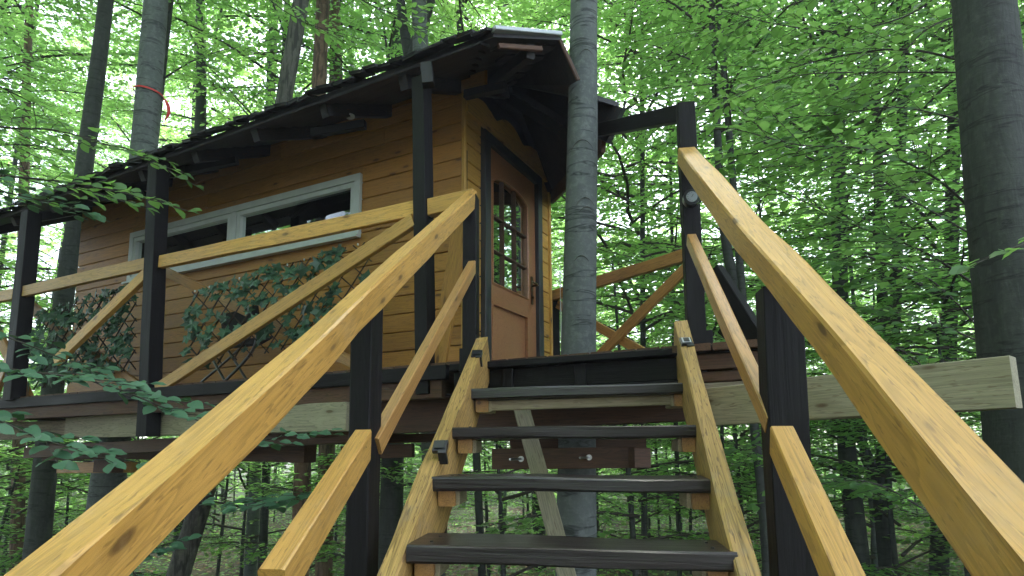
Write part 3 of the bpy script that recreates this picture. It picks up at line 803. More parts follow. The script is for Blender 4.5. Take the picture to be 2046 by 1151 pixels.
def gen_branch(rng, base, az, L, droop, leaf, nside=9, spacing=.07):
    """returns leaf arrays and segment lists of one beech-like spray"""
    P = []; D = []; N_ = []; segs = []
    d = np.array([math.cos(az), math.sin(az), droop[0]]); side = np.array([-math.sin(az), math.cos(az), 0])
    k = 10; pts = []
    p = np.array(base, float); dz = droop[0]
    for i in range(k+1):
        pts.append(p.copy()); t = i/k
        dz = droop[0]*(1-t)+droop[1]*t
        p = p+np.array([math.cos(az), math.sin(az), dz])*L/k + side*rng.normal(0, .03)*L/k*3
    segs.append((pts, .012+.006*L))
    for i in range(nside):
        t = .18+.82*i/nside; q = pts[min(k-1, int(t*k))]*(1-(t*k) % 1)+pts[min(k, int(t*k)+1)]*((t*k) % 1)
        for sg in (1, -1):
            if rng.random() < .15: continue
            an = az+sg*rng.uniform(.6, 1.05); sl_ = L*(.5*(1-t)+.14)*rng.uniform(.7, 1.2)
            dd = np.array([math.cos(an), math.sin(an), dz*.6+rng.uniform(-.2, .12)]); dd /= np.linalg.norm(dd)
            m = max(2, int(sl_/spacing)); sp = [q, q+dd*sl_*.5, q+dd*sl_+np.array([0, 0, -.05*sl_])]
            segs.append((sp, .006))
            for j in range(m):
                pp = q+dd*(sl_*(j+.6)/m)
                for s2 in (1, -1):
                    if rng.random() < .12: continue
                    a2 = an+s2*rng.uniform(.5, 1.0); o_ = rng.normal(0, 1, 3)*leaf*.35
                    P.append(pp+o_*np.array([1, 1, .8])); D.append((math.cos(a2), math.sin(a2), rng.uniform(-.35, .12)))
                    N_.append((rng.normal(0, .3), rng.normal(0, .3), 1))
    return P, D, N_, segs
def crown_variant(seed, h, r, nb, leaf, low=.25, spacing=.08):
    rng = np.random.default_rng(seed); P = []; D = []; N_ = []; SG = []
    for i in range(nb):
        t = (i+rng.random())/nb; z = h*t; rr = r*(low+(1-low)*math.sin(math.pi*min(1, (t*.85+.2))))*rng.uniform(.65, 1.15)
        a, b, c, s = gen_branch(rng, (0, 0, z), rng.uniform(0, 6.283)+i*2.4, rr, (rng.uniform(.15, .6), rng.uniform(-.25, .05)), leaf, int(6+rr*2.2), spacing)
        P += a; D += b; N_ += c; SG += s
    P = np.array(P); D = np.array(D); N_ = np.array(N_)
    lm = leaves_mesh('crown', P, D, N_, rng.uniform(.6, 1.35, len(P))*leaf, rng.random(len(P)))
    V = []; F = []
    for pts, r0 in SG:
        if len(pts) > 4: tube_arrays([Vector(x) for x in pts[::2]], [r0*(1-.8*i/(len(pts)//2)) for i in range(len(pts[::2]))], 5, V, F)
        else: tube_arrays([Vector(x) for x in pts], [r0, r0*.7, r0*.3], 3, V, F)
    bm_ = mesh('branches', V, F, True)
    print('variant', seed, len(P), 'leaves')
    return lm, bm_
HI = [crown_variant(100+i, 9.5, 3.3, 29, .10, spacing=.094) for i in range(5)]
LO = [crown_variant(200+i, 4.2, 2.3, 15, .095, .6, .085) for i in range(4)]
for lm, bm_ in HI+LO: lm.materials.append(MT['leaf']); bm_.materials.append(MT['twig'])

# ================================================================== TREES
def tree(name, pts, radii, mat, label, group=None, crowns=(), rn=.12, seg=12):
    """pts: trunk path from the ground up"""
    t = empty(name, pts[0], label, 'tree', group)
    q_ = [Vector(p) for p in pts]; ls = [0]
    for i in range(1, len(q_)): ls.append(ls[-1]+(q_[i]-q_[i-1]).length)
    n = 26 if seg > 10 else 12; P = []; rk = []
    for i in range(n):
        l_ = ls[-1]*i/(n-1); k = 0
        while k < len(ls)-2 and ls[k+1] < l_: k += 1
        f_ = (l_-ls[k])/(ls[k+1]-ls[k]); P.append(q_[k].lerp(q_[k+1], f_)); rk.append(k+f_)
    for _ in range(3): P = [P[0]]+[(P[i-1]+P[i]*2+P[i+1])/4 for i in range(1, n-1)]+[P[-1]]
    m = len(radii)-1
    rr = []
    for i in range(n):
        q = rk[i]/(len(pts)-1)*m; k = min(int(q), m-1); rr.append(radii[k]+(radii[k+1]-radii[k])*(q-k))
    tube('trunk', P, rr, mat, t, seg, rn=rn)
    for (var, p, s, rot) in crowns:
        mw = Matrix.Translation(p) @ Matrix.Rotation(rot, 4, 'Z') @ Matrix.Scale(s, 4)
        put('crown', var[0], None, t, mw); put('limbs', var[1], None, t, mw)
    return t
def g_at(px, Y):
    p = at(px, 1000, Y); p.z = gz(p.x, p.y)-.1; return p
def pole(pxs, Y, dias, mat, label, name='beech_tree', group=None, top=14, crowns=True, ch=None, rn=.12, seg=12, cs=1.0):
    """pxs: list of (px, py) down the trunk from the lowest to the highest seen point"""
    P = [at(x, y, Y) for x, y in pxs]
    d0 = (P[0]-P[1])/(P[0].z-P[1].z); base = P[0]+d0*(GZ-.1-P[0].z); base.z = gz(base.x, base.y)-.1
    d1 = (P[-1]-P[-2])/max(.2, (P[-1].z-P[-2].z)); d1.x = max(-.12, min(.12, d1.x)); d1.y = 0
    pts = [base]+P
    if P[-1].z < top: pts.append(P[-1]+d1*(top-P[-1].z))
    pts[-1].z = max(top, P[-1].z+.5)
    cr = []
    if crowns:
        v = random.choice(HI); q = pts[-1]
        z0 = ch if ch is not None else top-7.5
        a_ = pts[-2]; t_ = (z0-a_.z)/(q.z-a_.z); c = a_.lerp(q, t_)
        cr.append((v, Vector((c.x, c.y, z0)), cs, random.uniform(0, 6)))
    return tree(name, pts, [d/2 for d in dias], MT_(mat), label, group, cr, rn, seg)
def MT_(m): return m
random.seed(21)
# beech growing through the deck
slim = pole([(1150, 1140), (1155, 700), (1163, 330), (1167, 0)], 3.78, [.245, .24, .215, .195, .175, .13], 'beech', 'slender grey beech growing up through the deck beside the cabin door', ch=6.5, top=13, rn=.06, seg=20)
# stout dark beech at the right edge
pole([(2085, 1151), (2035, 700), (1990, 320), (1963, 0)], 3.35, [.42, .40, .37, .33, .30, .24], 'beech_dark', 'stout dark trunked beech at the right edge behind the end of the pale bearer', ch=6, top=13, rn=.1, seg=22)
# left pair behind the cabin
tA = pole([(206, 1040), (250, 700), (292, 260), (312, 0)], 7.7, [.42, .40, .34, .31, .29, .2], 'beech', 'pale grey beech with a red strap round it behind the left end of the roof', ch=6.5, top=14, rn=.05, seg=16)
pole([(78, 1060), (122, 600), (172, 330), (212, 0)], 8.6, [.36, .3, .24, .22, .2, .15], 'beech_dark', 'leaning grey beech left of the strapped one, reaching the left end of the roof', ch=7, top=15)
pole([(395, 400), (402, 250), (404, 90), (400, 0)], 13, [.3, .28, .24, .2, .18, .13], 'beech_dark', 'thin dark beech right of the strapped one, rising behind the roof', ch=6, top=15)
pole([(668, 300), (671, 180), (675, 60), (668, 0)], 12, [.32, .3, .28, .26, .24, .18], 'pine', 'reddish pine trunk rising behind the middle of the roof', name='pine_tree', ch=8, top=16)
pole([(42, 700), (46, 480), (50, 260), (55, 120)], 12, [.24, .2, .18, .17, .15, .1], 'pine', 'slim reddish pine trunk at the far left beyond the railing', name='pine_tree', ch=7, top=15)
f = pole([(806, 300), (812, 130), (835, 70), (868, 0)], 9.0, [.34, .3, .27, .22, .18, .12], 'beech_dark', 'forked dark beech rising behind the highest part of the roof', ch=7, top=12)
tube('limb', smooth_path([at(818, 120, 9), at(808, 60, 9), at(800, -10, 9), at(790, -200, 9)], 4), [.08]*4+[.075]*4+[.06]*4+[.05], 'beech_dark', f, 10)
# trees seen below the deck
pole([(352, 1151), (385, 1030), (440, 935)], 7.2, [.27, .25, .23, .2, .16], 'ridged', 'leaning dark ridged trunk below the deck under the left handrail', ch=7, top=11, name='tree')
pole([(598, 1151), (602, 980), (606, 890)], 9.5, [.3, .28, .27, .25, .2], 'pine', 'upright brown ridged pine trunk below the deck left of the mid rail', ch=8, top=13, name='pine_tree')
pole([(500, 1151), (508, 1000), (512, 900)], 14, [.3, .28, .26, .24, .2], 'beech', 'pale straight beech trunk below the deck between two dark ones', ch=7, top=15)
pole([(1722, 1151), (1700, 980), (1682, 840), (1680, 700)], 8.5, [.27, .25, .24, .22, .2, .14], 'beech_dark', 'leaning grey beech right of the near right post below the pale bearer', ch=5.5, top=12)
t2 = pole([(1760, 1100), (1756, 960), (1766, 860), (1785, 760)], 9.5, [.3, .27, .22, .18, .16, .12], 'beech_dark', 'forked beech behind the right handrail below the pale bearer', ch=6, top=12)
tube('limb', smooth_path([at(1752, 965, 9.5), at(1728, 900, 9.5), at(1712, 835, 9.5), at(1700, 700, 9.6)], 4), [.09]*4+[.07]*4+[.055]*5, 'beech_dark', t2, 9)
pole([(1535, 1151), (1528, 1000), (1505, 860), (1492, 700)], 7.0, [.14, .12, .11, .1, .09, .06], 'beech_dark', 'thin crooked young beech behind the near right post', ch=3.5, top=7, cs=.6)
pole([(1505, 700), (1442, 500), (1437, 330), (1432, 230)], 7.6, [.16, .14, .12, .1, .09, .06], 'beech_dark', 'slim dark beech with crooked side limbs behind the right newel post', ch=3.8, top=8.5, cs=.6)
pole([(1768, 900), (1765, 650), (1762, 560)], 10.5, [.2, .19, .18, .17, .13], 'beech_dark', 'dark upright beech behind the pale bearer right of the handrail', ch=5, top=12)
pole([(1890, 800), (1895, 680), (1900, 560)], 9.5, [.26, .24, .22, .2, .16], 'beech_dark', 'upright grey beech just left of the stout dark trunk', ch=5, top=12)
pole([(868, 1151), (862, 980), (860, 900)], 8.5, [.3, .28, .26, .25, .2], 'beech', 'mossy beech trunk seen between left stringer and the pale diagonal prop', ch=6.5, top=12)
# the wider forest
def zone(az, d):
    px = 1023+FPX*math.tan(R(az)); Zs = [(-400, 'out past the left edge of the picture'), (60, 'beyond the left end of the railing'), (330, 'below the left end of the deck'), (640, 'below the deck under the left handrail'),
        (940, 'left of the staircase'), (1120, 'behind the cabin door'), (1370, 'right of the slender beech'), (1540, 'behind the right newel post'), (1750, 'behind the right handrail'),
        (1960, 'just left of the stout dark beech'), (2300, 'behind the stout dark beech')]
    for x, t in Zs:
        if px < x: return t
    return 'out past the right edge of the picture'
random.seed(77)
placed = []
nfar = 0
tries = 0
while nfar < 84 and tries < 3000:
    tries += 1
    az = random.uniform(-50, 78); d = 9.5+38*random.random()**1.15
    x = d*math.sin(R(az)); y = d*math.cos(R(az))
    if any((x-a)**2+(y-b)**2 < (1.4+.03*d)**2 for a, b in placed): continue
    rel = Vector((x, y, 0))-C0; uu = rel.dot(A); vv = rel.dot(B)
    if -2.5 < uu < 7 and -3 < vv < 3.2: continue
    if 3 < az < 42 and random.random() < .45: continue
    placed.append((x, y)); nfar += 1
    z0 = gz(x, y)-.1; dia = random.uniform(.16, .34) if random.random() < .7 else random.uniform(.09, .15)
    thin = 3 < az < 42
    if thin: dia = random.uniform(.05, .10)
    top = random.uniform(15, 21) if not thin else random.uniform(11, 15); lean = Vector((random.uniform(-.05, .05), random.uniform(-.03, .03), 1))
    pts = [Vector((x, y, z0)), Vector((x, y, z0))+lean*((top-z0)*.35)+Vector((random.uniform(-.1, .1), 0, 0)), Vector((x, y, z0))+lean*((top-z0)*.7), Vector((x, y, z0))+lean*(top-z0)]
    def on(zv): return Vector((x, y, z0))+lean*(zv-z0)
    cr = []
    v1, v2 = random.sample(HI, 2)
    c0 = random.uniform(1.5, 5.5) if d > 14 else random.uniform(4, 6.5)
    if thin: c0 = random.uniform(-2, 1.5)
    cr.append((v1, on(c0), random.uniform(.85, 1.1), random.uniform(0, 6)))
    if d > 15 or thin: cr.append((v2, on(c0+(random.uniform(4, 6) if thin else random.uniform(6.5, 8.5))), random.uniform(.9, 1.15), random.uniform(0, 6)))
    far = 'further' if d > 22 else 'nearer'
    zn = zone(az, d)
    tree('beech_tree', pts, [dia/2, dia*.45, dia*.36, dia*.2], random.choice(['beech', 'beech_dark', 'beech_dark', 'pine'] if d > 16 else ['beech', 'beech_dark']),
         'slender straight forest tree %s %s' % ('far off' if far == 'further' else 'fairly near', zn), 'forest trees %s, %s' % (zn, far), cr, .08, 8)
# unseen trees added behind the viewer to block skylight from the window wall
nb_ = 0; tries = 0
while nb_ < 34 and tries < 3000:
    tries += 1
    az = random.uniform(150, 305); d = 5.5+13*random.random()
    x = d*math.sin(R(az)); y = d*math.cos(R(az))
    if any((x-a)**2+(y-b)**2 < 4 for a, b in placed): continue
    placed.append((x, y)); nb_ += 1; z0 = gz(x, y)-.1; zb = Vector((x, y, z0)); dia = random.uniform(.16, .3)
    v1, v2 = random.sample(HI, 2)
    tree('beech_tree', [zb, zb+Z*7+Vector((.1, 0, 0)), zb+Z*16, zb+Z*20], [dia/2, dia*.45, dia*.3, dia*.15], 'beech', 'unseen beech added behind the viewer to shade the window wall', 'forest trees added behind the viewer for shade',
         [(v1, zb+Z*random.uniform(2, 5), random.uniform(.9, 1.05), random.uniform(0, 6)), (v2, zb+Z*random.uniform(9, 11), 1.0, random.uniform(0, 6))], .08, 8)
# young understorey beeches
n2 = 0; tries = 0; pl2 = []
while n2 < 150 and tries < 3000:
    tries += 1
    az = random.uniform(-48, 70); d = 8+34*random.random()**1.1
    x = d*math.sin(R(az)); y = d*math.cos(R(az))
    rel = Vector((x, y, 0))-C0; uu = rel.dot(A); vv = rel.dot(B)
    if -2.6 < uu < 7 and -3.4 < vv < 3.6: continue
    if any((x-a)**2+(y-b)**2 < (.9+.035*d)**2 for a, b in pl2): continue
    # keep the glade under the deck more open
    if -30 < az < -10 and d < 9.5 : continue
    pl2.append((x, y)); n2 += 1
    z0 = gz(x, y)-.05; hgt = random.uniform(4.5, 7.5) if az > 2 else random.uniform(3.0, 6.5)
    pts = [Vector((x, y, z0)), Vector((x+random.uniform(-.15, .15), y, z0+hgt*.5)), Vector((x+random.uniform(-.3, .3), y, z0+hgt))]
    c0 = z0+random.uniform(.5, 1.4)
    cr = [(random.choice(LO), Vector((x, y, c0)), random.uniform(.85, 1.15), random.uniform(0, 6))]
    if hgt > 4.2: cr.append((random.choice(LO), Vector((x, y, c0+random.uniform(2.4, 3.4))), random.uniform(.85, 1.1), random.uniform(0, 6)))
    tree('young_beech', pts, [.045, .035, .012], 'beech_dark', 'leafy young beech %s' % zone(az, d), 'young beeches %s' % zone(az, d), cr, .05, 6)

# far wood that closes the view: crowded leaves in a deep ring
rng = np.random.default_rng(5)
n = 52000
az = rng.uniform(R(-58), R(80), n); d = rng.uniform(36, 60, n); zc = GZ+rng.random(n)**1.6*17
cl = np.stack([np.sin(az)*d, np.cos(az)*d, zc], 1)
keep = np.array([noise.noise(Vector((a*.23, b*.23, c*.35))) > -.16 for a, b, c in cl])
cl = cl[keep]; n = len(cl)
ang = rng.uniform(0, 6.283, n)
tag(put('far_wood', leaves_mesh('far_wood', cl, np.stack([np.cos(ang), np.sin(ang), rng.uniform(-.5, .3, n)], 1), np.stack([rng.normal(0, .6, n), rng.normal(0, .6, n), np.ones(n)], 1), rng.uniform(.4, .75, n), rng.random(n)), 'leaf'),
    'dense green far part of the beech wood', 'foliage', kind='stuff')
# ground cover and litter
n = 60000
az = rng.uniform(R(-48), R(60), n); d = 5+rng.random(n)**1.3*30
x = np.sin(az)*d; y = np.cos(az)*d
zz = np.array([gz(a, b) for a, b in zip(x, y)])
ang = rng.uniform(0, 6.283, n)
lit = rng.random(n) < .55
P_ = np.stack([x, y, zz+.02+(~lit)*rng.uniform(.03, .5, n)], 1)
Dd = np.stack([np.cos(ang), np.sin(ang), rng.uniform(-.2, .3, n)], 1); Nn = np.stack([rng.normal(0, .3, n), rng.normal(0, .3, n), np.ones(n)], 1)
tag(put('leaf_litter', leaves_mesh('leaf_litter', P_[lit], Dd[lit], Nn[lit], rng.uniform(.07, .12, lit.sum()), rng.random(lit.sum())), 'litter_leaf'), 'dry brown leaves scattered on the forest floor', 'leaf litter', kind='stuff')
tag(put('ground_cover', leaves_mesh('ground_cover', P_[~lit], Dd[~lit], Nn[~lit], rng.uniform(.08, .16, (~lit).sum()), rng.random((~lit).sum())), 'leaf'), 'low green seedlings covering the forest floor', 'ground cover', kind='stuff')

# curved bark scars on the smooth trunks
def scars(t, cx, cy, r0, zs, rg):
    for z_, s_, a0 in zs:
        pth = []
        for i in range(9):
            a_ = -math.pi/2+a0+(i-4)/4*s_; rr = r0+.001
            pth.append(Vector((cx(z_)+math.cos(a_)*rr, cy+math.sin(a_)*rr, z_-((i-4)/4)**2*.045*s_/.6)))
        tube('bark_scar', pth, [.001, .0015, .0022, .003, .0034, .003, .0022, .0015, .001], 'ridged', t, 5)
rg_ = random.Random(8)
zs_ = [(z_+rg_.uniform(-.03, .03), rg_.uniform(.4, .75), rg_.uniform(-.2, .5)) for z_ in [.78, 1.13, 1.42, 1.51, 1.9, 2.5, -.4]]
bpy.context.view_layer.update()
def cxf(z_):
    p0 = at(1155, 700, 3.78); p1 = at(1163, 330, 3.78)
    return p0.x+(p1.x-p0.x)*(z_-p0.z)/(p1.z-p0.z)
scars(slim, cxf, 3.78, .104, [q for q in zs_ if q[0] < 3], rg_)
# red strap and ratchet on the strapped beech
ps = at(297, 187, 7.7)
st_ = empty('ratchet_strap', ps, 'red ratchet strap tied round the pale beech behind the roof', 'strap')
pth = [ps+Vector((math.cos(a)*.172, math.sin(a)*.172, -.012*math.cos(a)*2)) for a in np.linspace(0, 2*math.pi, 25)]
V = []; F = []
for i, q in enumerate(pth): V += [q+Z*.011, q-Z*.011, q+(q-ps).normalized()*.006+Z*.011, q+(q-ps).normalized()*.006-Z*.011]
for i in range(24):
    a_ = i*4; F += [(a_+2, a_+3, a_+7, a_+6), (a_, a_+4, a_+5, a_+1), (a_, a_+2, a_+6, a_+4), (a_+1, a_+5, a_+7, a_+3)]
put('strap_band', mesh('strap_band', V, F), 'red', st_)
q = at(332, 222, 7.6)
tube('ratchet', smooth_path([at(329, 198, 7.62), at(336, 212, 7.6), at(337, 226, 7.6), at(330, 240, 7.6)], 3), [.01, .014, .02, .022, .024, .022, .02, .016, .012, .01], 'red', st_, 8)
0 and tube('strap_tail', smooth_path([at(330, 238, 7.6), at(327, 255, 7.6), at(322, 275, 7.62)], 3), .008, 'red', st_, 5)

# ================================================================== NEAR BRANCHES (leaf by leaf)
def leaf_obj_mesh(seed, ovate=True):
    rg = random.Random(seed); V = []; F = []
    xs = [0, .12, .3, .5, .7, .87, 1]; ws = [0, .19, .29, .30, .24, .12, 0]
    curl = rg.uniform(.03, .1)
    for i, (x, w) in enumerate(zip(xs, ws)):
        zc = -curl*(x-.4)**2*1.3
        if w == 0: V.append((x, 0, zc))
        else: V += [(x, w*rg.uniform(.95, 1.05), zc+w*.22+.012*(-1)**i), (x, 0, zc), (x, -w*rg.uniform(.95, 1.05), zc+w*.22-.012*(-1)**i)]
    F.append((0, 2, 1)); F.append((0, 3, 2))
    for r in range(4):
        a_ = 1+r*3; F += [(a_, a_+1, a_+4, a_+3), (a_+1, a_+2, a_+5, a_+4)]
    a_ = 13; tip = 16
    F += [(a_, a_+1, tip), (a_+1, a_+2, tip)]
    me = mesh('leaf', V, F, True)
    at2 = me.attributes.new('tint', 'FLOAT', 'POINT'); at2.data.foreach_set('value', [rg.random()]*len(V))
    return me
def leafset(mat):
    L_ = [leaf_obj_mesh(s) for s in range(6)]
    for m in L_: m.materials.append(MT[mat])
    return L_
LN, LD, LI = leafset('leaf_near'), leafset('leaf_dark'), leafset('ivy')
def leafy_branch(name, label, path, r0, nt_, tl, leaf, lset, seed, group=None, flat=.25, spread=.9, spacing=None, start=.15, tdz=0.0, parent=None):
    rg = random.Random(seed); P = smooth_path(path, 8)
    e = parent or empty(name, P[0], label, 'branch', group)
    n = len(P); tube('stem', P, [r0*(1-.75*i/(n-1)) for i in range(n)], 'twig', e, 6)
    TV = []; TF = []; cnt = 0
    spacing = spacing or leaf*.62
    def put_leaf(p, d, sc):
        x = d.normalized(); nrm = Vector((rg.gauss(0, flat), rg.gauss(0, flat)-.55, 1)).normalized()
        y = nrm.cross(x).normalized(); zz = x.cross(y)
        mw = Matrix((x, y, zz)).transposed().to_4x4() @ Matrix.Scale(sc, 4); mw.translation = p
        put('leaf', rg.choice(lset), None, e, mw)
    for k in range(nt_):
        t = start+(1-start)*k/max(1, nt_-1); i = min(n-2, int(t*(n-1))); p = P[i]; d = (P[i+1]-P[i]).normalized()
        sg = 1 if k % 2 else -1
        hd = Vector((d.x, d.y, 0)).normalized() if Vector((d.x, d.y, 0)).length > .05 else Vector((1, 0, 0))
        sd2 = Vector((-hd.y, hd.x, 0))*sg
        an = rg.uniform(.5, 1.0)*spread
        td = (hd*math.cos(an)+sd2*math.sin(an)+Z*(tdz+rg.uniform(-.22, .1)+d.z*.4)).normalized() if k < nt_-1 else d
        L_ = tl*rg.uniform(.55, 1.1)*(1-.45*t)
        q = p; m = max(2, int(L_/spacing)); tp = [p]
        for j in range(m):
            td2 = (td+Vector((rg.gauss(0, .08), rg.gauss(0, .08), rg.gauss(0, .06)-.03))).normalized(); q = q+td2*(L_/m); tp.append(q)
            s2 = 1 if j % 2 else -1
            la = td2*math.cos(.85)+Vector((-td2.y, td2.x, 0)).normalized()*(s2*math.sin(.85))+Z*rg.uniform(-.35, .05)
            put_leaf(q, la, leaf*rg.uniform(.7, 1.12)); cnt += 1
        put_leaf(q, td2, leaf*rg.uniform(.7, 1.0))
        tube_arrays(tp, [r0*.28]*len(tp), 4, TV, TF)
    o0 = P[0]; put('twigs', mesh('twigs', [v-o0 for v in TV], TF, True), 'twig', e, Matrix.Translation(o0))
    return e
# lower left branch reaching in over the bearers
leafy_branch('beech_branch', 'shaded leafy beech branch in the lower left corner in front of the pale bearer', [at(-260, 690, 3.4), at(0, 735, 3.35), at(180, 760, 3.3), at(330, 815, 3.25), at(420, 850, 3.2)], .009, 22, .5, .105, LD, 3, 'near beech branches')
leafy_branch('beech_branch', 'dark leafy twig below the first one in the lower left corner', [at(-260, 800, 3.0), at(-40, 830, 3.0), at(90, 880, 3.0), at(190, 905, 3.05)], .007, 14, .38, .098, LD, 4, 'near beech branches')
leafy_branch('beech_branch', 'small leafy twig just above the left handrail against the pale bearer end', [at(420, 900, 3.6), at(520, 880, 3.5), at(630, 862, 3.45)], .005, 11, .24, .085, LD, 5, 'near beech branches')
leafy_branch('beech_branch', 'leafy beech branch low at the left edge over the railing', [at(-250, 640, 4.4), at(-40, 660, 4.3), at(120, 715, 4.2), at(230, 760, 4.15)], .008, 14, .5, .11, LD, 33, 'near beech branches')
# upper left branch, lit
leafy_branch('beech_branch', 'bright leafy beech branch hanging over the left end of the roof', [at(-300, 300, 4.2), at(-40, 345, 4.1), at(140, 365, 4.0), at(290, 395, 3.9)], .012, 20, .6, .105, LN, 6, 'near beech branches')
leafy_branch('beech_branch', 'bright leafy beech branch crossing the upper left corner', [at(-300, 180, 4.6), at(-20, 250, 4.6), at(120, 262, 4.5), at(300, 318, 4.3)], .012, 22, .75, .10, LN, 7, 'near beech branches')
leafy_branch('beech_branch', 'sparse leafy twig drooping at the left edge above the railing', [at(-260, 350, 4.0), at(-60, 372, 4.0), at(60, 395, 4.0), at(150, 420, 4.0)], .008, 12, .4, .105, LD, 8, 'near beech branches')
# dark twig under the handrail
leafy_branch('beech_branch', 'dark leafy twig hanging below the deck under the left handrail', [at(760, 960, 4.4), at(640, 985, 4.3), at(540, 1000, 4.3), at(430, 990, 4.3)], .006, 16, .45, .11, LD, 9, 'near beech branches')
leafy_branch('beech_branch', 'dark leafy twig at the bottom between handrail and mid rail', [at(300, 1190, 4.4), at(260, 1120, 4.4), at(330, 1090, 4.4)], .006, 10, .45, .11, LD, 10, 'near beech branches')
# right: big near leaves hanging from the stout beech
leafy_branch('beech_branch', 'long arching leafy branch reaching left from the upper part of the stout beech', [at(1935, 125, 3.5), at(1800, 98, 3.7), at(1640, 120, 3.9), at(1500, 160, 4.1), at(1380, 170, 4.3)], .008, 27, .6, .085, LN, 12, 'near beech branches')
leafy_branch('beech_branch', 'leafy branch of the stout beech above the handrail, second from the top', [at(1935, 145, 3.6), at(1750, 145, 3.6), at(1600, 150, 3.5), at(1470, 190, 3.4)], .006, 18, .5, .08, LN, 13, 'near beech branches')
leafy_branch('beech_branch', 'leafy branch rising left from the middle of the stout beech', [at(1935, 412, 3.6), at(1860, 350, 3.6), at(1740, 300, 3.5), at(1600, 290, 3.5), at(1520, 270, 3.5)], .009, 25, .6, .085, LN, 14, 'near beech branches')
leafy_branch('beech_branch', 'leafy branch below the middle of the stout beech behind the handrail', [at(1950, 570, 3.8), at(1840, 500, 3.8), at(1720, 455, 3.8), at(1600, 400, 3.8), at(1530, 370, 3.8)], .009, 25, .6, .085, LN, 15, 'near beech branches')
leafy_branch('beech_branch', 'leafy branch hanging over the top of the picture left of the stout beech', [at(1960, -120, 3.9), at(1850, 10, 3.9), at(1700, 60, 3.8), at(1560, 50, 3.8), at(1440, 20, 3.8)], .008, 22, .6, .085, LN, 16, 'near beech branches')
leafy_branch('beech_branch', 'leafy twig in front of the stout beech at the right edge', [at(2200, 440, 2.6), at(2100, 470, 2.5), at(2010, 500, 2.45), at(1965, 520, 2.45)], .005, 6, .18, .075, LN, 17, 'near beech branches')
leafy_branch('beech_branch', 'leafy branch low on the stout beech above the pale bearer', [at(1975, 690, 4.4), at(1850, 640, 4.4), at(1720, 610, 4.4), at(1600, 600, 4.5)], .008, 21, .6, .085, LN, 18, 'near beech branches')
leafy_branch('beech_branch', 'leafy branch below the pale bearer right of the near right post', [at(1850, 1020, 4.6), at(1760, 970, 4.6), at(1680, 960, 4.6), at(1600, 980, 4.6)], .007, 18, .6, .085, LN, 19, 'near beech branches')
leafy_branch('beech_branch', 'leafy twig between the right stringer and the near right post', [at(1560, 830, 4.6), at(1530, 880, 4.6), at(1490, 900, 4.6), at(1460, 880, 4.6)], .006, 8, .4, .085, LN, 20, 'near beech branches')
# the leafy wall between the slender beech and the stout one
fan = [((1960, 250), (1800, 215), (1660, 230), (1520, 240), 4.6, 'level leafy branch of the stout beech just below its long arching branch'),
 ((1960, 480), (1820, 400), (1680, 345), (1560, 330), 4.9, 'leafy branch behind the handrail joining the stout beech above its middle'),
 ((1990, -160), (1700, -40), (1500, 40), (1330, 70), 5.2, 'leafy branch along the top edge left of the stout beech'),
 ((1960, 660), (1860, 560), (1740, 520), (1640, 520), 4.8, 'leafy branch low behind the handrail close to the stout beech'),
 ((1700, -160), (1560, -20), (1420, 90), (1260, 120), 6.0, 'leafy branch right of the slender beech near the top edge'),
 ((1650, 330), (1560, 300), (1450, 330), (1380, 380), 5.8, 'leafy twigs right of the tall newel post above the handrail'),
 ((1960, 20), (1850, 60), (1740, 180), (1660, 200), 4.4, 'drooping leafy branch beside the top of the stout beech'),
 ((1900, 780), (1800, 700), (1700, 660), (1620, 650), 5.4, 'leafy branch above the pale bearer beyond the handrail'),
 ((1500, 640), (1380, 560), (1280, 520), (1215, 500), 6.5, 'leafy branch behind the crossed boards of the back railing')]
for i_, (a_, b_, c_, d_, Y_, lb) in enumerate(fan):
    leafy_branch('beech_branch', lb, [at(*a_, Y_), at(*b_, Y_-.1), at(*c_, Y_), at(*d_, Y_+.2)], .008, 20, .8, .122, LN, 60+i_, 'near beech branches')
# top middle
leafy_branch('beech_branch', 'bright leafy branch hanging from the top edge above the middle of the roof', [at(640, -150, 5.0), at(700, -20, 5.0), at(790, 30, 5.0), at(860, 60, 5.0)], .008, 18, .6, .09, LN, 22, 'near beech branches')
leafy_branch('beech_branch', 'bright leafy branch at the top edge right of the leaning grey beech', [at(430, -150, 5.4), at(520, -20, 5.4), at(600, 40, 5.3), at(690, 70, 5.3)], .008, 18, .6, .09, LN, 23, 'near beech branches')

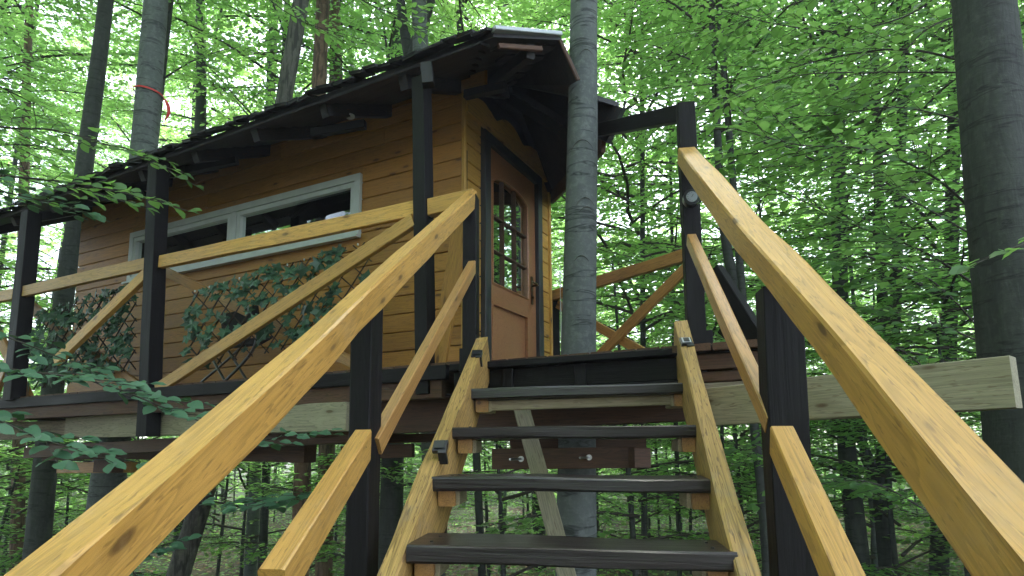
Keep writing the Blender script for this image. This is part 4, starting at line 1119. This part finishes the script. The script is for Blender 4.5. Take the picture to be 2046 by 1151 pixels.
# ================================================================== IVY TRELLISES
def ivy_mesh(seed):
    rg = random.Random(seed); out_ = []
    for a_, r in ((0, .5), (25, .28), (55, .48), (85, .25), (125, .42), (160, .2), (180, .1), (200, .2), (235, .42), (275, .25), (305, .48), (335, .28)):
        out_.append((r*math.cos(R(a_))*rg.uniform(.9, 1.1), r*math.sin(R(a_))*rg.uniform(.9, 1.1), rg.uniform(-.05, .06)))
    V = [(0, 0, .05)]+out_; n = len(out_)
    me = mesh('leaf', V, [(0, 1+i, 1+(i+1) % n) for i in range(n)])
    at2 = me.attributes.new('tint', 'FLOAT', 'POINT'); at2.data.foreach_set('value', [rg.random()]*len(V))
    me.materials.append(MT['ivy']); return me
IV = [ivy_mesh(s) for s in range(8)]
def trellis(label, p00, p10, p01, nu, nleaf, seed, dens=None):
    """p00 lower start, p10 lower end, p01 upper start"""
    rg = random.Random(seed); e = empty('ivy_trellis', p00, label, 'trellis', 'ivy trellises on the deck railing')
    U = p10-p00; Vv = p01-p00; nrm = U.cross(Vv).normalized()
    if nrm.y > 0: nrm = -nrm
    def P(a_, b_): return p00+U*a_+Vv*b_
    ratio = Vv.length/U.length
    for k in range(-int(nu*ratio)-1, nu+1):
        for sg in (1, -1):
            # line u = k/nu + b*ratio (45 degree) clipped to panel
            pts = []
            for b_ in (0, 1):
                a_ = (k/nu+b_*ratio) if sg == 1 else (1-k/nu-b_*ratio)
                pts.append((a_, b_))
            (a0, b0_), (a1, b1_) = pts
            def clip(av):
                return b0_+(av-a0)/(a1-a0)*(b1_-b0_)
            lo, hi = min(a0, a1), max(a0, a1)
            if hi <= .02 or lo >= .98: continue
            q0 = (a0, b0_); q1 = (a1, b1_)
            if q0[0] < 0: q0 = (0, clip(0))
            if q0[0] > 1: q0 = (1, clip(1))
            if q1[0] < 0: q1 = (0, clip(0))
            if q1[0] > 1: q1 = (1, clip(1))
            s0 = P(*q0)+nrm*(.004*sg); s1 = P(*q1)+nrm*(.004*sg)
            if (s1-s0).length < .08: continue
            ex = (s1-s0).normalized()*.02
            beam('cane', s0-ex, s1+ex, .007, .009, 'cane', e, up=nrm, seg=3, bev=.002)
    for k in range(nleaf):
        a_ = rg.random(); b_ = rg.random()**.9
        if dens and rg.random() > dens(a_, b_): continue
        x = Vector((rg.gauss(0, 1), rg.gauss(0, .4), rg.gauss(0, 1))).normalized()
        n2_ = (nrm+Vector((rg.gauss(0, .35), rg.gauss(0, .2), rg.gauss(.45, .4)))).normalized(); y = n2_.cross(x).normalized(); x = y.cross(n2_)
        mw = Matrix((x, y, n2_)).transposed().to_4x4() @ Matrix.Scale(rg.uniform(.085, .15), 4); mw.translation = P(a_, b_)+nrm*rg.uniform(.012, .06)
        put('leaf', rg.choice(IV), None, e, mw)
    for k in range(nu):
        q = P((k+.5)/nu, 1.0)+nrm*.012
        tube('tip_bead', [q, q+Z*.014], .005, 'white', e, 6)
    return e
trellis('ivy covered willow trellis fixed to the railing below the window', at(380, 735, 4.62), at(745, 655, 3.94), at(378, 588, 4.62), 11, 200, 3)
trellis('denser ivy covered willow trellis left of the thick railing post', at(70, 775, 5.6), at(268, 735, 5.06), at(76, 625, 5.6), 10, 300, 4)

# ================================================================== FOLDING CHAIR
ch = empty('folding_chair', at(440, 768, 4.68), 'folding chair with shiny tubular legs standing on the deck below the window', 'chair')
tube('leg', smooth_path([at(397, 768, 4.88), at(470, 705, 4.73), at(500, 672, 4.63)], 4), .0095, 'chrome', ch)
tube('leg', smooth_path([at(447, 764, 4.58), at(505, 700, 4.48), at(517, 640, 4.48)], 5), .011, 'chrome', ch)
tube('leg', [at(452, 766, 4.58), at(418, 706, 4.78)], .0095, 'chrome', ch)
tube('leg', [at(492, 758, 4.53), at(450, 690, 4.68)], .0095, 'chrome', ch)
tube('crossbar', [at(397, 767, 4.88), at(447, 764, 4.58)], .008, 'chrome', ch)
s0 = [at(418, 702, 4.83), at(520, 690, 4.45), at(545, 676, 4.63), at(445, 688, 5.01)]
V = [Vector(q) for q in s0]+[Vector(q)+Z*.02 for q in s0]
put('seat', mesh('seat', V, [(3, 2, 1, 0), (4, 5, 6, 7), (0, 1, 5, 4), (1, 2, 6, 5), (2, 3, 7, 6), (3, 0, 4, 7)]), 'curtain', ch)
s0 = [at(516, 650, 4.47), at(512, 610, 4.47), at(440, 630, 4.83), at(444, 668, 4.83)]
V = [Vector(q) for q in s0]+[Vector(q)+B*.02 for q in s0]
put('backrest', mesh('backrest', V, [(3, 2, 1, 0), (4, 5, 6, 7), (0, 1, 5, 4), (1, 2, 6, 5), (2, 3, 7, 6), (3, 0, 4, 7)]), 'curtain', ch)

# ================================================================== AIR
hz = bpy.data.meshes.new('haze')
V = []; F = []; box_to(V, F, Vector((0, 0, 15.5)), (Vector((1, 0, 0)), Vector((0, 1, 0)), Z), (540, 540, 41))
hz = mesh('haze', V, F)
hm = bpy.data.materials.new('forest_air'); hm.use_nodes = True; hn = hm.node_tree; hn.nodes.clear()
ho = hn.nodes.new('ShaderNodeOutputMaterial'); hp = hn.nodes.new('ShaderNodeVolumePrincipled')
hp.inputs['Color'].default_value = (.86, .93, .95, 1); hp.inputs['Density'].default_value = .0028; hp.inputs['Anisotropy'].default_value = .2
hn.links.new(hp.outputs[0], ho.inputs['Volume']); hz.materials.append(hm)
tag(put('haze', hz, None), 'thin pale air between the trees', 'haze', kind='stuff')

# trees that look alike are told apart by how near they stand within their place
ORD = ['nearest', 'second nearest', 'third nearest', 'fourth nearest', 'fifth nearest', 'sixth nearest', 'seventh nearest', 'eighth nearest', 'ninth nearest', 'tenth nearest',
       'eleventh nearest', 'twelfth nearest', 'thirteenth nearest', 'fourteenth nearest', 'fifteenth nearest', 'sixteenth nearest', 'seventeenth nearest', 'eighteenth nearest', 'nineteenth nearest', 'twentieth nearest']
byg = {}
for o in bpy.data.objects:
    g = o.get('group')
    if o.parent is None and g and (g.startswith('young beeches') or g.startswith('forest trees')) and 'outside' not in g and 'past the' not in g and 'viewer' not in g:
        byg.setdefault(g, []).append(o)
for g, os_ in byg.items():
    os_.sort(key=lambda o: o.location.xy.length)
    if len(os_) > 1:
        kind = 'leafy young beeches' if g.startswith('young') else 'slender forest trees'
        place = g.split('young beeches ')[-1] if g.startswith('young') else g.split('forest trees ')[-1].split(',')[0]
        if g.endswith('further'): place = 'farther off ' + place
        for i, o in enumerate(os_[:20]): o['label'] = '%s of the %s %s' % (ORD[i], kind, place)
